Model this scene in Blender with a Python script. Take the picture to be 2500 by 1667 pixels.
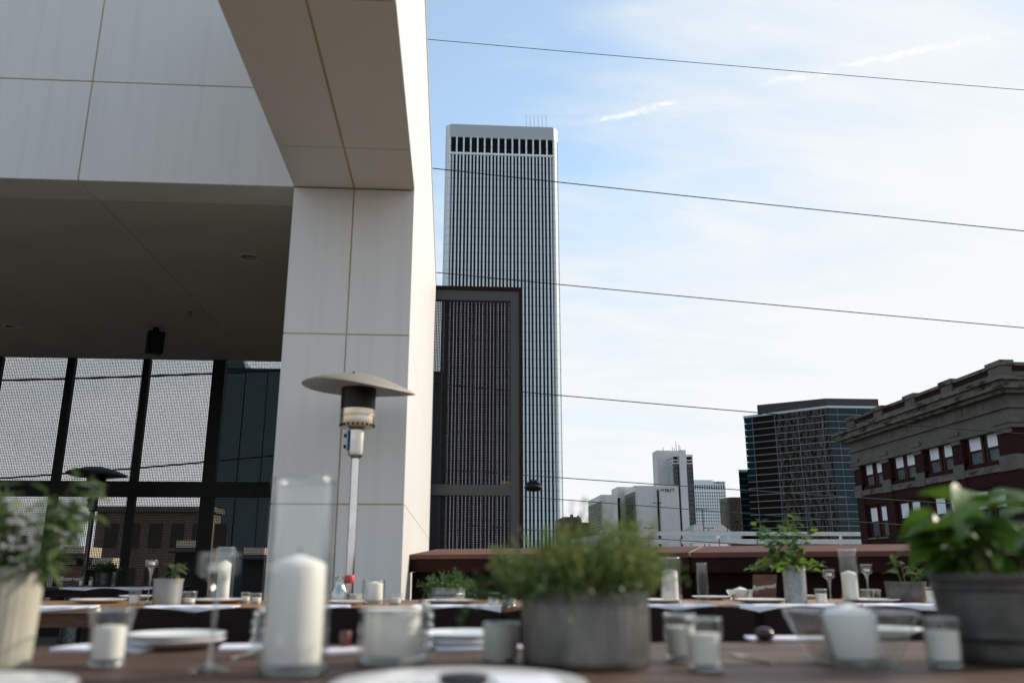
import bpy, math, random
from mathutils import Vector, Matrix, Euler
random.seed(7)
R = math.radians
sc = bpy.context.scene
col = sc.collection
for o in list(bpy.data.objects): bpy.data.objects.remove(o)

# ------------------------------------------------------------------ camera
F, CX, CY = 2050.0, 1250.0, 833.5            # focal length and centre, in pixels of the 2500 px wide photograph
TH, AZ, EYE = R(15.2), R(3.96), 0.925
cd = bpy.data.cameras.new("camera"); cam = bpy.data.objects.new("camera", cd); col.objects.link(cam)
cam.location = (0, 0, EYE); cam.rotation_euler = (math.pi/2 + TH, 0, -AZ)
cd.sensor_width = 36; cd.lens = F/2500*36; cd.clip_start = 0.05; cd.clip_end = 6000
cd.dof.use_dof = True; cd.dof.focus_distance = 45.0; cd.dof.aperture_fstop = 2.15; cd.dof.aperture_blades = 0
sc.camera = cam
FW = Vector((math.sin(AZ)*math.cos(TH), math.cos(AZ)*math.cos(TH), math.sin(TH)))
RT = Vector((math.cos(AZ), -math.sin(AZ), 0)); UP = RT.cross(FW)
def ray(px, py): return FW + RT*((px-CX)/F) + UP*((CY-py)/F)
def atY(px, py, Y): d = ray(px, py); return Vector((0, 0, EYE)) + d*(Y/d.y)
def atZ(px, py, Z): d = ray(px, py); return Vector((0, 0, EYE)) + d*((Z-EYE)/d.z)
def atX(px, py, X): d = ray(px, py); return Vector((0, 0, EYE)) + d*(X/d.x)
def atV(px, py, p, dr):                       # hit of a pixel's ray with the upright plane through p along dr
    d = ray(px, py); n = Vector((dr[1], -dr[0], 0)); o = Vector((0, 0, EYE))
    return o + d*((Vector(p)-o).dot(n)/d.dot(n))
def mpp(p): return (Vector(p)-Vector((0, 0, EYE))).dot(FW)/F

# ------------------------------------------------------------------ world and sun
SUN_AZ, SUN_EL = R(76), R(27)                 # clockwise from +Y
SD = Vector((math.sin(SUN_AZ)*math.cos(SUN_EL), math.cos(SUN_AZ)*math.cos(SUN_EL), math.sin(SUN_EL)))
sl = bpy.data.lights.new("sun", 'SUN'); so = bpy.data.objects.new("sun", sl); col.objects.link(so)
sl.energy = 2.0; sl.angle = R(0.53); sl.color = (1.0, 0.91, 0.78)
so.rotation_euler = SD.to_track_quat('Z', 'Y').to_euler()
w = bpy.data.worlds.new("World"); sc.world = w; w.use_nodes = True
nt = w.node_tree; nt.nodes.clear(); N = nt.nodes; L = nt.links
def wn(t, **k):
    n = N.new(t)
    for a, b in k.items(): setattr(n, a, b)
    return n
def wm(op, a, b=None, c=None):
    n = N.new('ShaderNodeMath'); n.operation = op
    for i, v in enumerate((a, b, c)):
        if v is None: continue
        if isinstance(v, (int, float)): n.inputs[i].default_value = v
        else: L.new(v, n.inputs[i])
    return n.outputs[0]
def wdot(a, v):
    n = N.new('ShaderNodeVectorMath'); n.operation = 'DOT_PRODUCT'; L.new(a, n.inputs[0]); n.inputs[1].default_value = tuple(v); return n.outputs['Value']
def wss(x, lo, hi):
    n = N.new('ShaderNodeMapRange'); n.interpolation_type = 'SMOOTHSTEP'; L.new(x, n.inputs[0])
    n.inputs[1].default_value = lo; n.inputs[2].default_value = hi; return n.outputs[0]
tc = wn('ShaderNodeTexCoord'); D3 = tc.outputs['Generated']
sky = wn('ShaderNodeTexSky', sky_type='NISHITA'); sky.sun_disc = False
sky.sun_elevation = SUN_EL; sky.sun_rotation = SUN_AZ; sky.air_density = 1.0; sky.dust_density = 0.3; sky.ozone_density = 1.6
sx = wn('ShaderNodeSeparateXYZ'); L.new(D3, sx.inputs[0])
zz = wm('ADD', wm('MAXIMUM', sx.outputs[2], 0.0), 0.22)
cx = wn('ShaderNodeCombineXYZ'); L.new(wm('DIVIDE', sx.outputs[0], zz), cx.inputs[0]); L.new(wm('DIVIDE', sx.outputs[1], zz), cx.inputs[1])
def noise(scale, detail, rough, dist, mp=None):
    n = wn('ShaderNodeTexNoise'); n.inputs['Scale'].default_value = scale; n.inputs['Detail'].default_value = detail
    n.inputs['Roughness'].default_value = rough; n.inputs['Distortion'].default_value = dist
    L.new(mp or cx.outputs[0], n.inputs['Vector']); return n.outputs['Fac']
mp = wn('ShaderNodeMapping'); L.new(cx.outputs[0], mp.inputs[0]); mp.inputs['Rotation'].default_value = (0, 0, R(38)); mp.inputs['Scale'].default_value = (0.62, 1.7, 1); mp.inputs['Location'].default_value = (0.4, 1.3, 0)
n1 = noise(1.9, 7, 0.56, 0.35, mp.outputs[0]); n2 = noise(6.0, 6, 0.6, 0.5, mp.outputs[0]); n3 = noise(0.8, 3, 0.5, 0.2)
sunf = wdot(D3, SD)
cl = wm('ADD', wm('ADD', wm('MULTIPLY', n1, 1.15), wm('MULTIPLY', n2, 0.45)), wm('MULTIPLY', n3, 0.25))
cl = wm('ADD', cl, wm('MULTIPLY', wss(sunf, 0.40, 0.95), 0.66))
cl = wm('ADD', cl, wm('MULTIPLY', wm('SUBTRACT', 1.0, wss(sx.outputs[2], 0.05, 0.52)), 0.80))
cm = wm('MAXIMUM', wss(cl, 0.72, 1.5), 0.26)
# contrail: a thin broken band along a great circle
ca, cb = ray(1375, 312).normalized(), ray(2400, 92).normalized()
cn = ca.cross(cb).normalized(); ct = (cb-ca).normalized()
wob = wm('MULTIPLY', wm('SUBTRACT', noise(16, 5, 0.65, 0), 0.5), 0.018)
dist = wm('ABSOLUTE', wm('ADD', wdot(D3, cn), wob))
along = wdot(D3, ct)
seg = wm('ADD', wm('MULTIPLY', wss(along, ca.dot(ct)+0.02, ca.dot(ct)+0.04), wm('SUBTRACT', 1.0, wss(along, ca.dot(ct)+0.11, ca.dot(ct)+0.135))),
         wm('MULTIPLY', wm('MULTIPLY', wss(along, ca.dot(ct)+0.20, ca.dot(ct)+0.27), wm('SUBTRACT', 1.0, wss(along, ca.dot(ct)+0.36, ca.dot(ct)+0.52))), 0.75))
trail = wm('MULTIPLY', wm('MULTIPLY', wm('SUBTRACT', 1.0, wss(dist, 0.0, 0.0055)), seg), wss(noise(34, 5, 0.7, 0.6), 0.36, 0.62))
mx = wn('ShaderNodeMix', data_type='RGBA'); L.new(cm, mx.inputs['Factor']); tn = wn('ShaderNodeMix', data_type='RGBA', blend_type='MULTIPLY'); tn.inputs['Factor'].default_value = 1; L.new(sky.outputs[0], tn.inputs['A']); tn.inputs['B'].default_value = (1.03, 1.05, 0.95, 1); L.new(tn.outputs['Result'], mx.inputs['A'])
cc = wn('ShaderNodeMix', data_type='RGBA'); L.new(wss(cl, 1.0, 1.75), cc.inputs['Factor'])
cc.inputs['A'].default_value = (2.5, 2.80, 3.05, 1); cc.inputs['B'].default_value = (3.18, 3.27, 3.34, 1)
L.new(cc.outputs['Result'], mx.inputs['B'])
mt = wn('ShaderNodeMix', data_type='RGBA'); L.new(wm('MULTIPLY', trail, 0.6), mt.inputs['Factor']); L.new(mx.outputs['Result'], mt.inputs['A']); mt.inputs['B'].default_value = (4.3, 4.3, 4.3, 1)
bg = wn('ShaderNodeBackground'); bg.inputs[1].default_value = 0.14; L.new(mt.outputs['Result'], bg.inputs[0])
wo = wn('ShaderNodeOutputWorld'); L.new(bg.outputs[0], wo.inputs[0])
sc.view_settings.view_transform = 'Standard'; sc.view_settings.look = 'None'; sc.view_settings.gamma = 1.0
sc.view_settings.exposure = 1.08; sc.view_settings.use_curve_mapping = False
sc.render.engine = 'CYCLES'
cy = sc.cycles; cy.use_denoising = True; cy.max_bounces = 8; cy.transparent_max_bounces = 40; cy.caustics_reflective = False; cy.caustics_refractive = False
cy.sample_clamp_indirect = 6; cy.sample_clamp_direct = 0
try: cy.denoiser = 'OPENIMAGEDENOISE'
except Exception: pass

# ------------------------------------------------------------------ materials
def _new(name):
    m = bpy.data.materials.new(name); m.use_nodes = True; t = m.node_tree
    return m, t, t.nodes['Principled BSDF']
def mat(name, c, rough=0.6, metal=0.0, c2=None, scale=5.0, stretch=(1, 1, 1), bump=0.0, bscale=None, spec=0.5, sss=0.0, coat=0.0, lo=0.35, hi=0.65, rvar=0.0, trans=0.0):
    m, t, b = _new(name)
    b.inputs['Roughness'].default_value = rough; b.inputs['Metallic'].default_value = metal
    b.inputs['Specular IOR Level'].default_value = spec; b.inputs['Coat Weight'].default_value = coat
    b.inputs['Base Color'].default_value = (*c, 1)
    if sss: b.inputs['Subsurface Weight'].default_value = sss; b.inputs['Subsurface Radius'].default_value = (0.012, 0.010, 0.008)
    g = t.nodes.new('ShaderNodeNewGeometry'); mpn = t.nodes.new('ShaderNodeMapping'); mpn.inputs['Scale'].default_value = stretch
    t.links.new(g.outputs['Position'], mpn.inputs[0])
    nz = t.nodes.new('ShaderNodeTexNoise'); nz.inputs['Scale'].default_value = scale; nz.inputs['Detail'].default_value = 6; nz.inputs['Roughness'].default_value = 0.6
    t.links.new(mpn.outputs[0], nz.inputs['Vector'])
    if c2:
        mr = t.nodes.new('ShaderNodeMapRange'); mr.inputs[1].default_value = lo; mr.inputs[2].default_value = hi; t.links.new(nz.outputs['Fac'], mr.inputs[0])
        mi = t.nodes.new('ShaderNodeMix'); mi.data_type = 'RGBA'; t.links.new(mr.outputs[0], mi.inputs['Factor'])
        mi.inputs['A'].default_value = (*c, 1); mi.inputs['B'].default_value = (*c2, 1); t.links.new(mi.outputs['Result'], b.inputs['Base Color'])
        if rvar:
            ma = t.nodes.new('ShaderNodeMath'); ma.operation = 'MULTIPLY_ADD'; t.links.new(mr.outputs[0], ma.inputs[0]); ma.inputs[1].default_value = rvar; ma.inputs[2].default_value = rough
            t.links.new(ma.outputs[0], b.inputs['Roughness'])
    if bump:
        n2_ = t.nodes.new('ShaderNodeTexNoise'); n2_.inputs['Scale'].default_value = bscale or scale*3; n2_.inputs['Detail'].default_value = 5
        t.links.new(mpn.outputs[0], n2_.inputs['Vector'])
        bp = t.nodes.new('ShaderNodeBump'); bp.inputs['Strength'].default_value = bump; bp.inputs['Distance'].default_value = 0.01
        t.links.new(n2_.outputs['Fac'], bp.inputs['Height']); t.links.new(bp.outputs[0], b.inputs['Normal'])
    if trans:
        tr = t.nodes.new('ShaderNodeBsdfTranslucent'); ms = t.nodes.new('ShaderNodeMixShader'); ms.inputs[0].default_value = trans
        src = b.inputs['Base Color'].links[0].from_socket if b.inputs['Base Color'].is_linked else None
        if src: t.links.new(src, tr.inputs[0])
        else: tr.inputs[0].default_value = (*c, 1)
        out = t.nodes['Material Output']; t.links.new(b.outputs[0], ms.inputs[1]); t.links.new(tr.outputs[0], ms.inputs[2]); t.links.new(ms.outputs[0], out.inputs[0])
    return m
def glass(name, tint=(0.985, 0.993, 0.99), refl=1.0, rough=0.03, base=0.0):
    m = bpy.data.materials.new(name); m.use_nodes = True; t = m.node_tree; t.nodes.clear()
    tr = t.nodes.new('ShaderNodeBsdfTransparent'); tr.inputs[0].default_value = (*tint, 1)
    gl = t.nodes.new('ShaderNodeBsdfAnisotropic') if False else t.nodes.new('ShaderNodeBsdfGlossy'); gl.inputs['Roughness'].default_value = rough
    lw = t.nodes.new('ShaderNodeLayerWeight'); lw.inputs[0].default_value = 0.5; fr = t.nodes.new('ShaderNodeMath'); fr.operation = 'POWER'; t.links.new(lw.outputs['Facing'], fr.inputs[0]); fr.inputs[1].default_value = 3.0
    mu = t.nodes.new('ShaderNodeMath'); mu.operation = 'MULTIPLY_ADD'; mu.use_clamp = True; mu.inputs[1].default_value = 0.55*refl; mu.inputs[2].default_value = base+0.03; t.links.new(fr.outputs[0], mu.inputs[0])
    ms = t.nodes.new('ShaderNodeMixShader'); t.links.new(mu.outputs[0], ms.inputs[0]); t.links.new(tr.outputs[0], ms.inputs[1]); t.links.new(gl.outputs[0], ms.inputs[2])
    o = t.nodes.new('ShaderNodeOutputMaterial'); t.links.new(ms.outputs[0], o.inputs[0]); return m
def gridmat(name, c, line, pitch, off, th, rough=0.6, c2=None, scale=2.0):
    """base colour with thin joint lines at a pitch along x, y, z of the place"""
    m = mat(name, c, rough, c2=c2, scale=scale); t = m.node_tree; b = t.nodes['Principled BSDF']
    g = t.nodes.new('ShaderNodeNewGeometry'); s = t.nodes.new('ShaderNodeSeparateXYZ'); t.links.new(g.outputs['Position'], s.inputs[0])
    acc = None
    for i in range(3):
        if not pitch[i]: continue
        a = t.nodes.new('ShaderNodeMath'); a.operation = 'SUBTRACT'; t.links.new(s.outputs[i], a.inputs[0]); a.inputs[1].default_value = off[i]
        p = t.nodes.new('ShaderNodeMath'); p.operation = 'PINGPONG'; t.links.new(a.outputs[0], p.inputs[0]); p.inputs[1].default_value = pitch[i]/2
        l = t.nodes.new('ShaderNodeMath'); l.operation = 'LESS_THAN'; t.links.new(p.outputs[0], l.inputs[0]); l.inputs[1].default_value = th/2
        if acc is None: acc = l.outputs[0]
        else:
            q = t.nodes.new('ShaderNodeMath'); q.operation = 'MAXIMUM'; t.links.new(acc, q.inputs[0]); t.links.new(l.outputs[0], q.inputs[1]); acc = q.outputs[0]
    mi = t.nodes.new('ShaderNodeMix'); mi.data_type = 'RGBA'; t.links.new(acc, mi.inputs['Factor'])
    if b.inputs['Base Color'].is_linked: t.links.new(b.inputs['Base Color'].links[0].from_socket, mi.inputs['A'])
    else: mi.inputs['A'].default_value = (*c, 1)
    mi.inputs['B'].default_value = (*line, 1); t.links.new(mi.outputs['Result'], b.inputs['Base Color']); return m
def facade_glass(name, c, c2, wav=0.25, wscale=0.12, rough=0.04, refl=0.9, stretch=(1, 1, 1)):
    m, t, b = _new(name); b.inputs['Roughness'].default_value = rough; b.inputs['Specular IOR Level'].default_value = refl
    g = t.nodes.new('ShaderNodeNewGeometry'); mpn = t.nodes.new('ShaderNodeMapping'); mpn.inputs['Scale'].default_value = stretch; t.links.new(g.outputs['Position'], mpn.inputs[0])
    nz = t.nodes.new('ShaderNodeTexNoise'); nz.inputs['Scale'].default_value = wscale; nz.inputs['Detail'].default_value = 2; t.links.new(mpn.outputs[0], nz.inputs['Vector'])
    bp = t.nodes.new('ShaderNodeBump'); bp.inputs['Strength'].default_value = wav; bp.inputs['Distance'].default_value = 1.0; t.links.new(nz.outputs['Fac'], bp.inputs['Height']); t.links.new(bp.outputs[0], b.inputs['Normal'])
    n2_ = t.nodes.new('ShaderNodeTexNoise'); n2_.inputs['Scale'].default_value = 0.35; n2_.inputs['Detail'].default_value = 3; t.links.new(g.outputs['Position'], n2_.inputs['Vector'])
    mi = t.nodes.new('ShaderNodeMix'); mi.data_type = 'RGBA'; t.links.new(n2_.outputs['Fac'], mi.inputs['Factor']); mi.inputs['A'].default_value = (*c, 1); mi.inputs['B'].default_value = (*c2, 1); t.links.new(mi.outputs['Result'], b.inputs['Base Color'])
    return m
M = {}
# white panels: faint vertical rain streaks
def panelmat(name, c, c2):
    m = mat(name, c, 0.42, c2=c2, scale=1.4, stretch=(9, 9, 0.35), bump=0.0, lo=0.45, hi=0.85)
    return m
M['panel'] = panelmat('white_composite_panel', (0.735, 0.715, 0.68), (0.67, 0.65, 0.615))
M['soffit'] = mat('soffit_panel', (0.76, 0.72, 0.65), 0.5, c2=(0.71, 0.67, 0.60), scale=0.7)
M['sealant'] = mat('brown_sealant', (0.42, 0.29, 0.15), 0.9, c2=(0.55, 0.43, 0.29), scale=1.1, lo=0.3, hi=0.7, spec=0.15)
M['ceil'] = mat('stucco_ceiling', (0.60, 0.56, 0.48), 0.9, c2=(0.53, 0.50, 0.43), scale=0.8, bump=0.1, bscale=60, spec=0.15)
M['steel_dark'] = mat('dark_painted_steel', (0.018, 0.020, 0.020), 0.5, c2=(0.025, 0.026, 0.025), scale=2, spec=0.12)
M['steel_grey'] = mat('grey_painted_steel', (0.050, 0.056, 0.058), 0.5, c2=(0.075, 0.058, 0.045), scale=1.6, stretch=(3, 3, 0.5), lo=0.55, hi=0.8, spec=0.25)
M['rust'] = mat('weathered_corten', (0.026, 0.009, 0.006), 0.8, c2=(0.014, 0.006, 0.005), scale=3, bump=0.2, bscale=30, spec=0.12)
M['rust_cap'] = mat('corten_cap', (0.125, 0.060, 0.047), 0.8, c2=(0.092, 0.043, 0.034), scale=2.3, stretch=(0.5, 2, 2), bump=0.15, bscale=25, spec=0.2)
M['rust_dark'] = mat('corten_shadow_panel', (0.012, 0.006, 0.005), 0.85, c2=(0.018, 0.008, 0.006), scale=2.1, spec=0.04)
M['mesh'] = mat('perforated_steel', (0.020, 0.018, 0.017), 0.8, spec=0.05)
M['mesh_rust'] = mat('perforated_corten', (0.022, 0.011, 0.009), 0.8, c2=(0.016, 0.009, 0.008), scale=2, spec=0.05)
M['black'] = mat('black_paint', (0.010, 0.010, 0.011), 0.45, spec=0.12)
M['chair'] = mat('black_wood_chair', (0.011, 0.008, 0.007), 0.35, c2=(0.016, 0.010, 0.009), scale=6, spec=0.08)
M['wood_front'] = mat('brown_stained_planks', (0.135, 0.076, 0.052), 0.5, c2=(0.050, 0.026, 0.018), scale=2.6, stretch=(1.2, 9, 9), bump=0.15, bscale=30, rvar=0.12, spec=0.35)
M['wood_back'] = mat('amber_wood_top', (0.36, 0.20, 0.09), 0.45, c2=(0.22, 0.11, 0.05), scale=3, stretch=(1, 10, 10))
M['deck'] = mat('deck_concrete', (0.20, 0.185, 0.165), 0.85, c2=(0.15, 0.14, 0.125), scale=1.5, bump=0.1)
M['ground'] = mat('city_ground', (0.12, 0.115, 0.11), 0.9, c2=(0.09, 0.10, 0.075), scale=0.03)
M['steel'] = mat('stainless_steel', (0.62, 0.60, 0.57), 0.28, 1.0, c2=(0.50, 0.44, 0.36), scale=7, rvar=0.15)
M['steel_pole'] = mat('brushed_pole', (0.66, 0.66, 0.66), 0.16, 1.0, c2=(0.55, 0.54, 0.52), scale=5)
M['brass_steel'] = mat('heat_tinted_steel', (0.60, 0.45, 0.28), 0.28, 1.0, c2=(0.62, 0.58, 0.52), scale=9)
M['reflector'] = mat('weathered_aluminium', (0.42, 0.39, 0.34), 0.5, 0.55, c2=(0.38, 0.33, 0.27), scale=6, rvar=0.2)
M['galv'] = mat('galvanised_steel', (0.36, 0.38, 0.39), 0.42, 0.75, c2=(0.25, 0.27, 0.29), scale=45, rvar=0.1)
M['galv_dark'] = mat('dull_galvanised', (0.17, 0.175, 0.165), 0.45, 1.0, c2=(0.10, 0.105, 0.10), scale=20, rvar=0.1)
M['galv_rust'] = mat('stained_galvanised', (0.30, 0.31, 0.31), 0.5, 0.55, c2=(0.34, 0.22, 0.12), scale=10, lo=0.55, hi=0.72)
M['whitewash'] = mat('whitewashed_zinc', (0.44, 0.41, 0.33), 0.65, 0.1, c2=(0.20, 0.185, 0.15), scale=9, stretch=(1.6, 1.6, 0.35), lo=0.4, hi=0.75)
M['wax'] = mat('white_wax', (0.88, 0.84, 0.77), 0.5, sss=0.35)
M['votive_wax'] = mat('votive_wax', (0.90, 0.87, 0.78), 0.55, sss=0.25)
M['wick'] = mat('wick', (0.10, 0.07, 0.045), 0.9)
M['glass'] = glass('clear_glass', refl=1.3, rough=0.05, base=0.015)
M['glass_thick'] = glass('thick_clear_glass', (0.92, 0.96, 0.94), 1.8, 0.08, 0.20)
M['glass_rim'] = glass('glass_rim', (0.85, 0.92, 0.90), 2.0, 0.12, 0.42)
M['frosted'] = mat('frosted_votive_glass', (0.72, 0.73, 0.66), 0.35, trans=0.5)
M['red_glass'] = mat('red_glass_plastic', (0.10, 0.008, 0.012), 0.15, coat=0.5)
M['red'] = mat('red_band', (0.62, 0.05, 0.06), 0.5)
M['plate'] = mat('white_glazed_ceramic', (0.80, 0.80, 0.79), 0.18, coat=0.3)
M['napkin'] = mat('white_cotton_napkin', (0.78, 0.78, 0.86), 0.9, bump=0.3, bscale=40, scale=10)
M['olive'] = mat('black_slate_disc', (0.012, 0.012, 0.015), 0.4)
M['soil'] = mat('potting_soil', (0.03, 0.02, 0.013), 0.95, bump=0.5, bscale=60, spec=0.1)
M['leaf_basil'] = mat('basil_leaf', (0.045, 0.12, 0.016), 0.40, c2=(0.11, 0.22, 0.025), scale=14, trans=0.35, bump=0.2)
M['leaf_sage'] = mat('sage_leaf', (0.13, 0.17, 0.10), 0.7, c2=(0.09, 0.14, 0.05), scale=18, trans=0.25, bump=0.4)
M['leaf_sage2'] = mat('sage_leaf_bright', (0.12, 0.20, 0.04), 0.6, c2=(0.10, 0.16, 0.04), scale=18, trans=0.35)
M['leaf_pars'] = mat('parsley_leaf', (0.055, 0.16, 0.03), 0.45, c2=(0.03, 0.10, 0.03), scale=9, trans=0.4)
M['leaf_lime'] = mat('lime_parsley_leaf', (0.19, 0.28, 0.02), 0.5, c2=(0.11, 0.21, 0.02), scale=9, trans=0.5)
M['leaf_grey'] = mat('pale_oregano_leaf', (0.24, 0.32, 0.14), 0.5, c2=(0.07, 0.13, 0.04), scale=10, trans=0.35)
M['leaf_dk'] = mat('dark_oregano_leaf', (0.05, 0.10, 0.03), 0.5, c2=(0.08, 0.14, 0.04), scale=10, trans=0.3)
M['thyme'] = mat('thyme_foliage', (0.12, 0.20, 0.05), 0.6, c2=(0.27, 0.27, 0.06), scale=22, trans=0.35, lo=0.4, hi=0.7)
M['rosem'] = mat('rosemary_foliage', (0.11, 0.19, 0.05), 0.6, c2=(0.05, 0.11, 0.03), scale=22, trans=0.3)
M['stem'] = mat('green_stem', (0.16, 0.19, 0.06), 0.6)
M['cable'] = mat('black_cable', (0.02, 0.02, 0.022), 0.6, spec=0.1)
M['cable_teal'] = mat('weathered_copper_wire', (0.03, 0.07, 0.065), 0.6)
M['sign_wood'] = mat('brown_sign_wood', (0.13, 0.065, 0.04), 0.6, c2=(0.08, 0.04, 0.025), scale=8, stretch=(1, 1, 5), spec=0.2)
M['chalk'] = mat('white_paint_lettering', (0.8, 0.8, 0.78), 0.7)
M['blue_plate'] = mat('blue_control_plate', (0.22, 0.40, 0.62), 0.4)
M['dry'] = mat('dry_grass', (0.34, 0.26, 0.17), 0.9, spec=0.1)

# ------------------------------------------------------------------ mesh tools
class MB:
    def __init__(s): s.v = []; s.f = []
    def ring(s, r, z, q, c=(0,0,0), n=40):            # round glass lip
        vs = []; fs = []; m = 8
        for i in range(n):
            a = 6.28318*i/n
            for j in range(m):
                b = 6.28318*j/m; rr = r+q*math.cos(b); vs.append((c[0]+rr*math.cos(a), c[1]+rr*math.sin(a), c[2]+z+q*math.sin(b)))
        for i in range(n):
            for j in range(m): fs.append((i*m+j, ((i+1)%n)*m+j, ((i+1)%n)*m+(j+1)%m, i*m+(j+1)%m))
        return s.add(vs, fs)
    def add(s, vs, fs):
        k = len(s.v); s.v += [tuple(v) for v in vs]; s.f += [tuple(i+k for i in f) for f in fs]; return s
    def box(s, x0, x1, y0, y1, z0, z1):
        if x0 > x1: x0, x1 = x1, x0
        if y0 > y1: y0, y1 = y1, y0
        if z0 > z1: z0, z1 = z1, z0
        return s.add([(x0,y0,z0),(x1,y0,z0),(x1,y1,z0),(x0,y1,z0),(x0,y0,z1),(x1,y0,z1),(x1,y1,z1),(x0,y1,z1)],
                     [(0,3,2,1),(4,5,6,7),(0,1,5,4),(1,2,6,5),(2,3,7,6),(3,0,4,7)])
    def obox(s, c, ax, ay, az):               # centre and three half-axis vectors
        c = Vector(c); ax, ay, az = Vector(ax), Vector(ay), Vector(az)
        vs = [c+ax*i+ay*j+az*k for k in (-1,1) for i, j in ((-1,-1),(1,-1),(1,1),(-1,1))]
        return s.add(vs, [(0,3,2,1),(4,5,6,7),(0,1,5,4),(1,2,6,5),(2,3,7,6),(3,0,4,7)])
    def bar(s, a, b, wd, th, up=(0,0,1)):
        a, b = Vector(a), Vector(b); d = b-a; u = d.normalized(); r = u.cross(Vector(up))
        if r.length < 1e-4: r = u.cross(Vector((1,0,0)))
        r.normalize(); n = r.cross(u); return s.obox((a+b)/2, d/2, r*wd/2, n*th/2)
    def prism(s, pts, z0, z1):
        n = len(pts); vs = [(p[0],p[1],z0) for p in pts]+[(p[0],p[1],z1) for p in pts]
        return s.add(vs, [tuple(range(n-1,-1,-1)), tuple(range(n,2*n))]+[(i,(i+1)%n,n+(i+1)%n,n+i) for i in range(n)])
    def hexa(s, b, t):                        # 4 bottom and 4 top points
        return s.add(list(b)+list(t), [(0,3,2,1),(4,5,6,7),(0,1,5,4),(1,2,6,5),(2,3,7,6),(3,0,4,7)])
    def lathe(s, prof, n=32, c=(0,0,0), fn=None):
        vs = []; fs = []; m = len(prof)
        for (r, z) in prof:
            for i in range(n):
                a = 2*math.pi*i/n; rr = r if fn is None else fn(r, z, a)
                vs.append((c[0]+rr*math.cos(a), c[1]+rr*math.sin(a), c[2]+z))
        for j in range(m-1):
            for i in range(n):
                i2 = (i+1) % n; fs.append((j*n+i, j*n+i2, (j+1)*n+i2, (j+1)*n+i))
        if prof[0][0] > 1e-5: fs.append(tuple(range(n-1,-1,-1)))
        if prof[-1][0] > 1e-5: fs.append(tuple((m-1)*n+i for i in range(n)))
        return s.add(vs, fs)
    def tube(s, pts, r, n=6):
        pts = [Vector(p) for p in pts]; vs = []; fs = []
        for j, p in enumerate(pts):
            d = (pts[min(j+1,len(pts)-1)]-pts[max(j-1,0)]).normalized(); a = d.cross(Vector((0.13,0.2,1)).normalized())
            if a.length < 1e-3: a = d.cross(Vector((1,0,0)))
            a.normalize(); b = d.cross(a); rr = r[j] if isinstance(r, (list,tuple)) else r
            for i in range(n):
                t = 2*math.pi*i/n; vs.append(p+a*math.cos(t)*rr+b*math.sin(t)*rr)
        for j in range(len(pts)-1):
            for i in range(n): fs.append((j*n+i, j*n+(i+1)%n, (j+1)*n+(i+1)%n, (j+1)*n+i))
        fs.append(tuple(range(n-1,-1,-1))); fs.append(tuple((len(pts)-1)*n+i for i in range(n)))
        return s.add(vs, fs)
    def mesh(s, name, m, org=(0,0,0), smooth=None):
        me = bpy.data.meshes.new(name); o = Vector(org)
        me.from_pydata([tuple(Vector(v)-o) for v in s.v], [], s.f); me.materials.append(m)
        if smooth:
            me.shade_smooth(); me.set_sharp_from_angle(angle=R(smooth))
        me.update(); return me
def wloc(o):
    v = Vector((0,0,0))
    while o: v += o.location; o = o.parent
    return v
def part(name, mb, m, parent, smooth=None, label=None, stuff=False):
    ro = wloc(parent); o = bpy.data.objects.new(name, mb.mesh(name, m, ro, smooth)); col.objects.link(o); o.parent = parent
    if label: o['label'] = label
    if stuff: o['kind'] = 'stuff'
    return o
def tag(o, label=None, cat=None, group=None, kind=None):
    if label: o['label'] = label
    if cat: o['category'] = cat
    if group: o['group'] = group
    if kind: o['kind'] = kind
    return o
def thing(name, label, cat, loc, group=None):
    o = bpy.data.objects.new(name, None); o.empty_display_size = 0.1; col.objects.link(o); o.location = loc
    return tag(o, label, cat, group)
def solo(name, mb, m, label, cat, loc, group=None, smooth=None):
    o = bpy.data.objects.new(name, mb.mesh(name, m, loc, smooth)); col.objects.link(o); o.location = loc
    return tag(o, label, cat, group)
def struct(name, mb, m):
    o = bpy.data.objects.new(name, mb.mesh(name, m)); col.objects.link(o); o['kind'] = 'structure'; return o
def inst(name, me, parent, loc, rot=(0,0,0), scale=(1,1,1), stuff=False):
    o = bpy.data.objects.new(name, me); col.objects.link(o); o.parent = parent
    o.location = Vector(loc)-wloc(parent); o.rotation_euler = rot; o.scale = scale; return o
def sharelink(name, me, parent, mtx):
    o = bpy.data.objects.new(name, me); col.objects.link(o); o.parent = parent
    mtx = mtx.copy(); mtx.translation = mtx.translation-wloc(parent); o.matrix_local = mtx; return o

def textmesh(name, fcv, parent, loc, rot):
    tmp = bpy.data.objects.new('tmp', fcv); col.objects.link(tmp); bpy.context.view_layer.update()
    me = bpy.data.meshes.new_from_object(tmp.evaluated_get(bpy.context.evaluated_depsgraph_get())); me.name = name
    bpy.data.objects.remove(tmp); o = bpy.data.objects.new(name, me); col.objects.link(o); o.parent = parent; o.location = Vector(loc)-wloc(parent); o.rotation_euler = rot; return o
GZ = -7.0
# ------------------------------------------------------------------ ground, deck
struct('ground', MB().add([(-2500,-2500,GZ),(2500,-2500,GZ),(2500,4500,GZ),(-2500,4500,GZ)], [(0,1,2,3)]), M['ground'])
struct('deck_floor', MB().box(-12, 14, -4, 16, -0.35, 0.0), M['deck'])
road = MB().box(-400, 400, 95, 112, GZ+0.004, GZ+0.012); struct('road', road, mat('asphalt', (0.05,0.05,0.052), 0.9))

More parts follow.
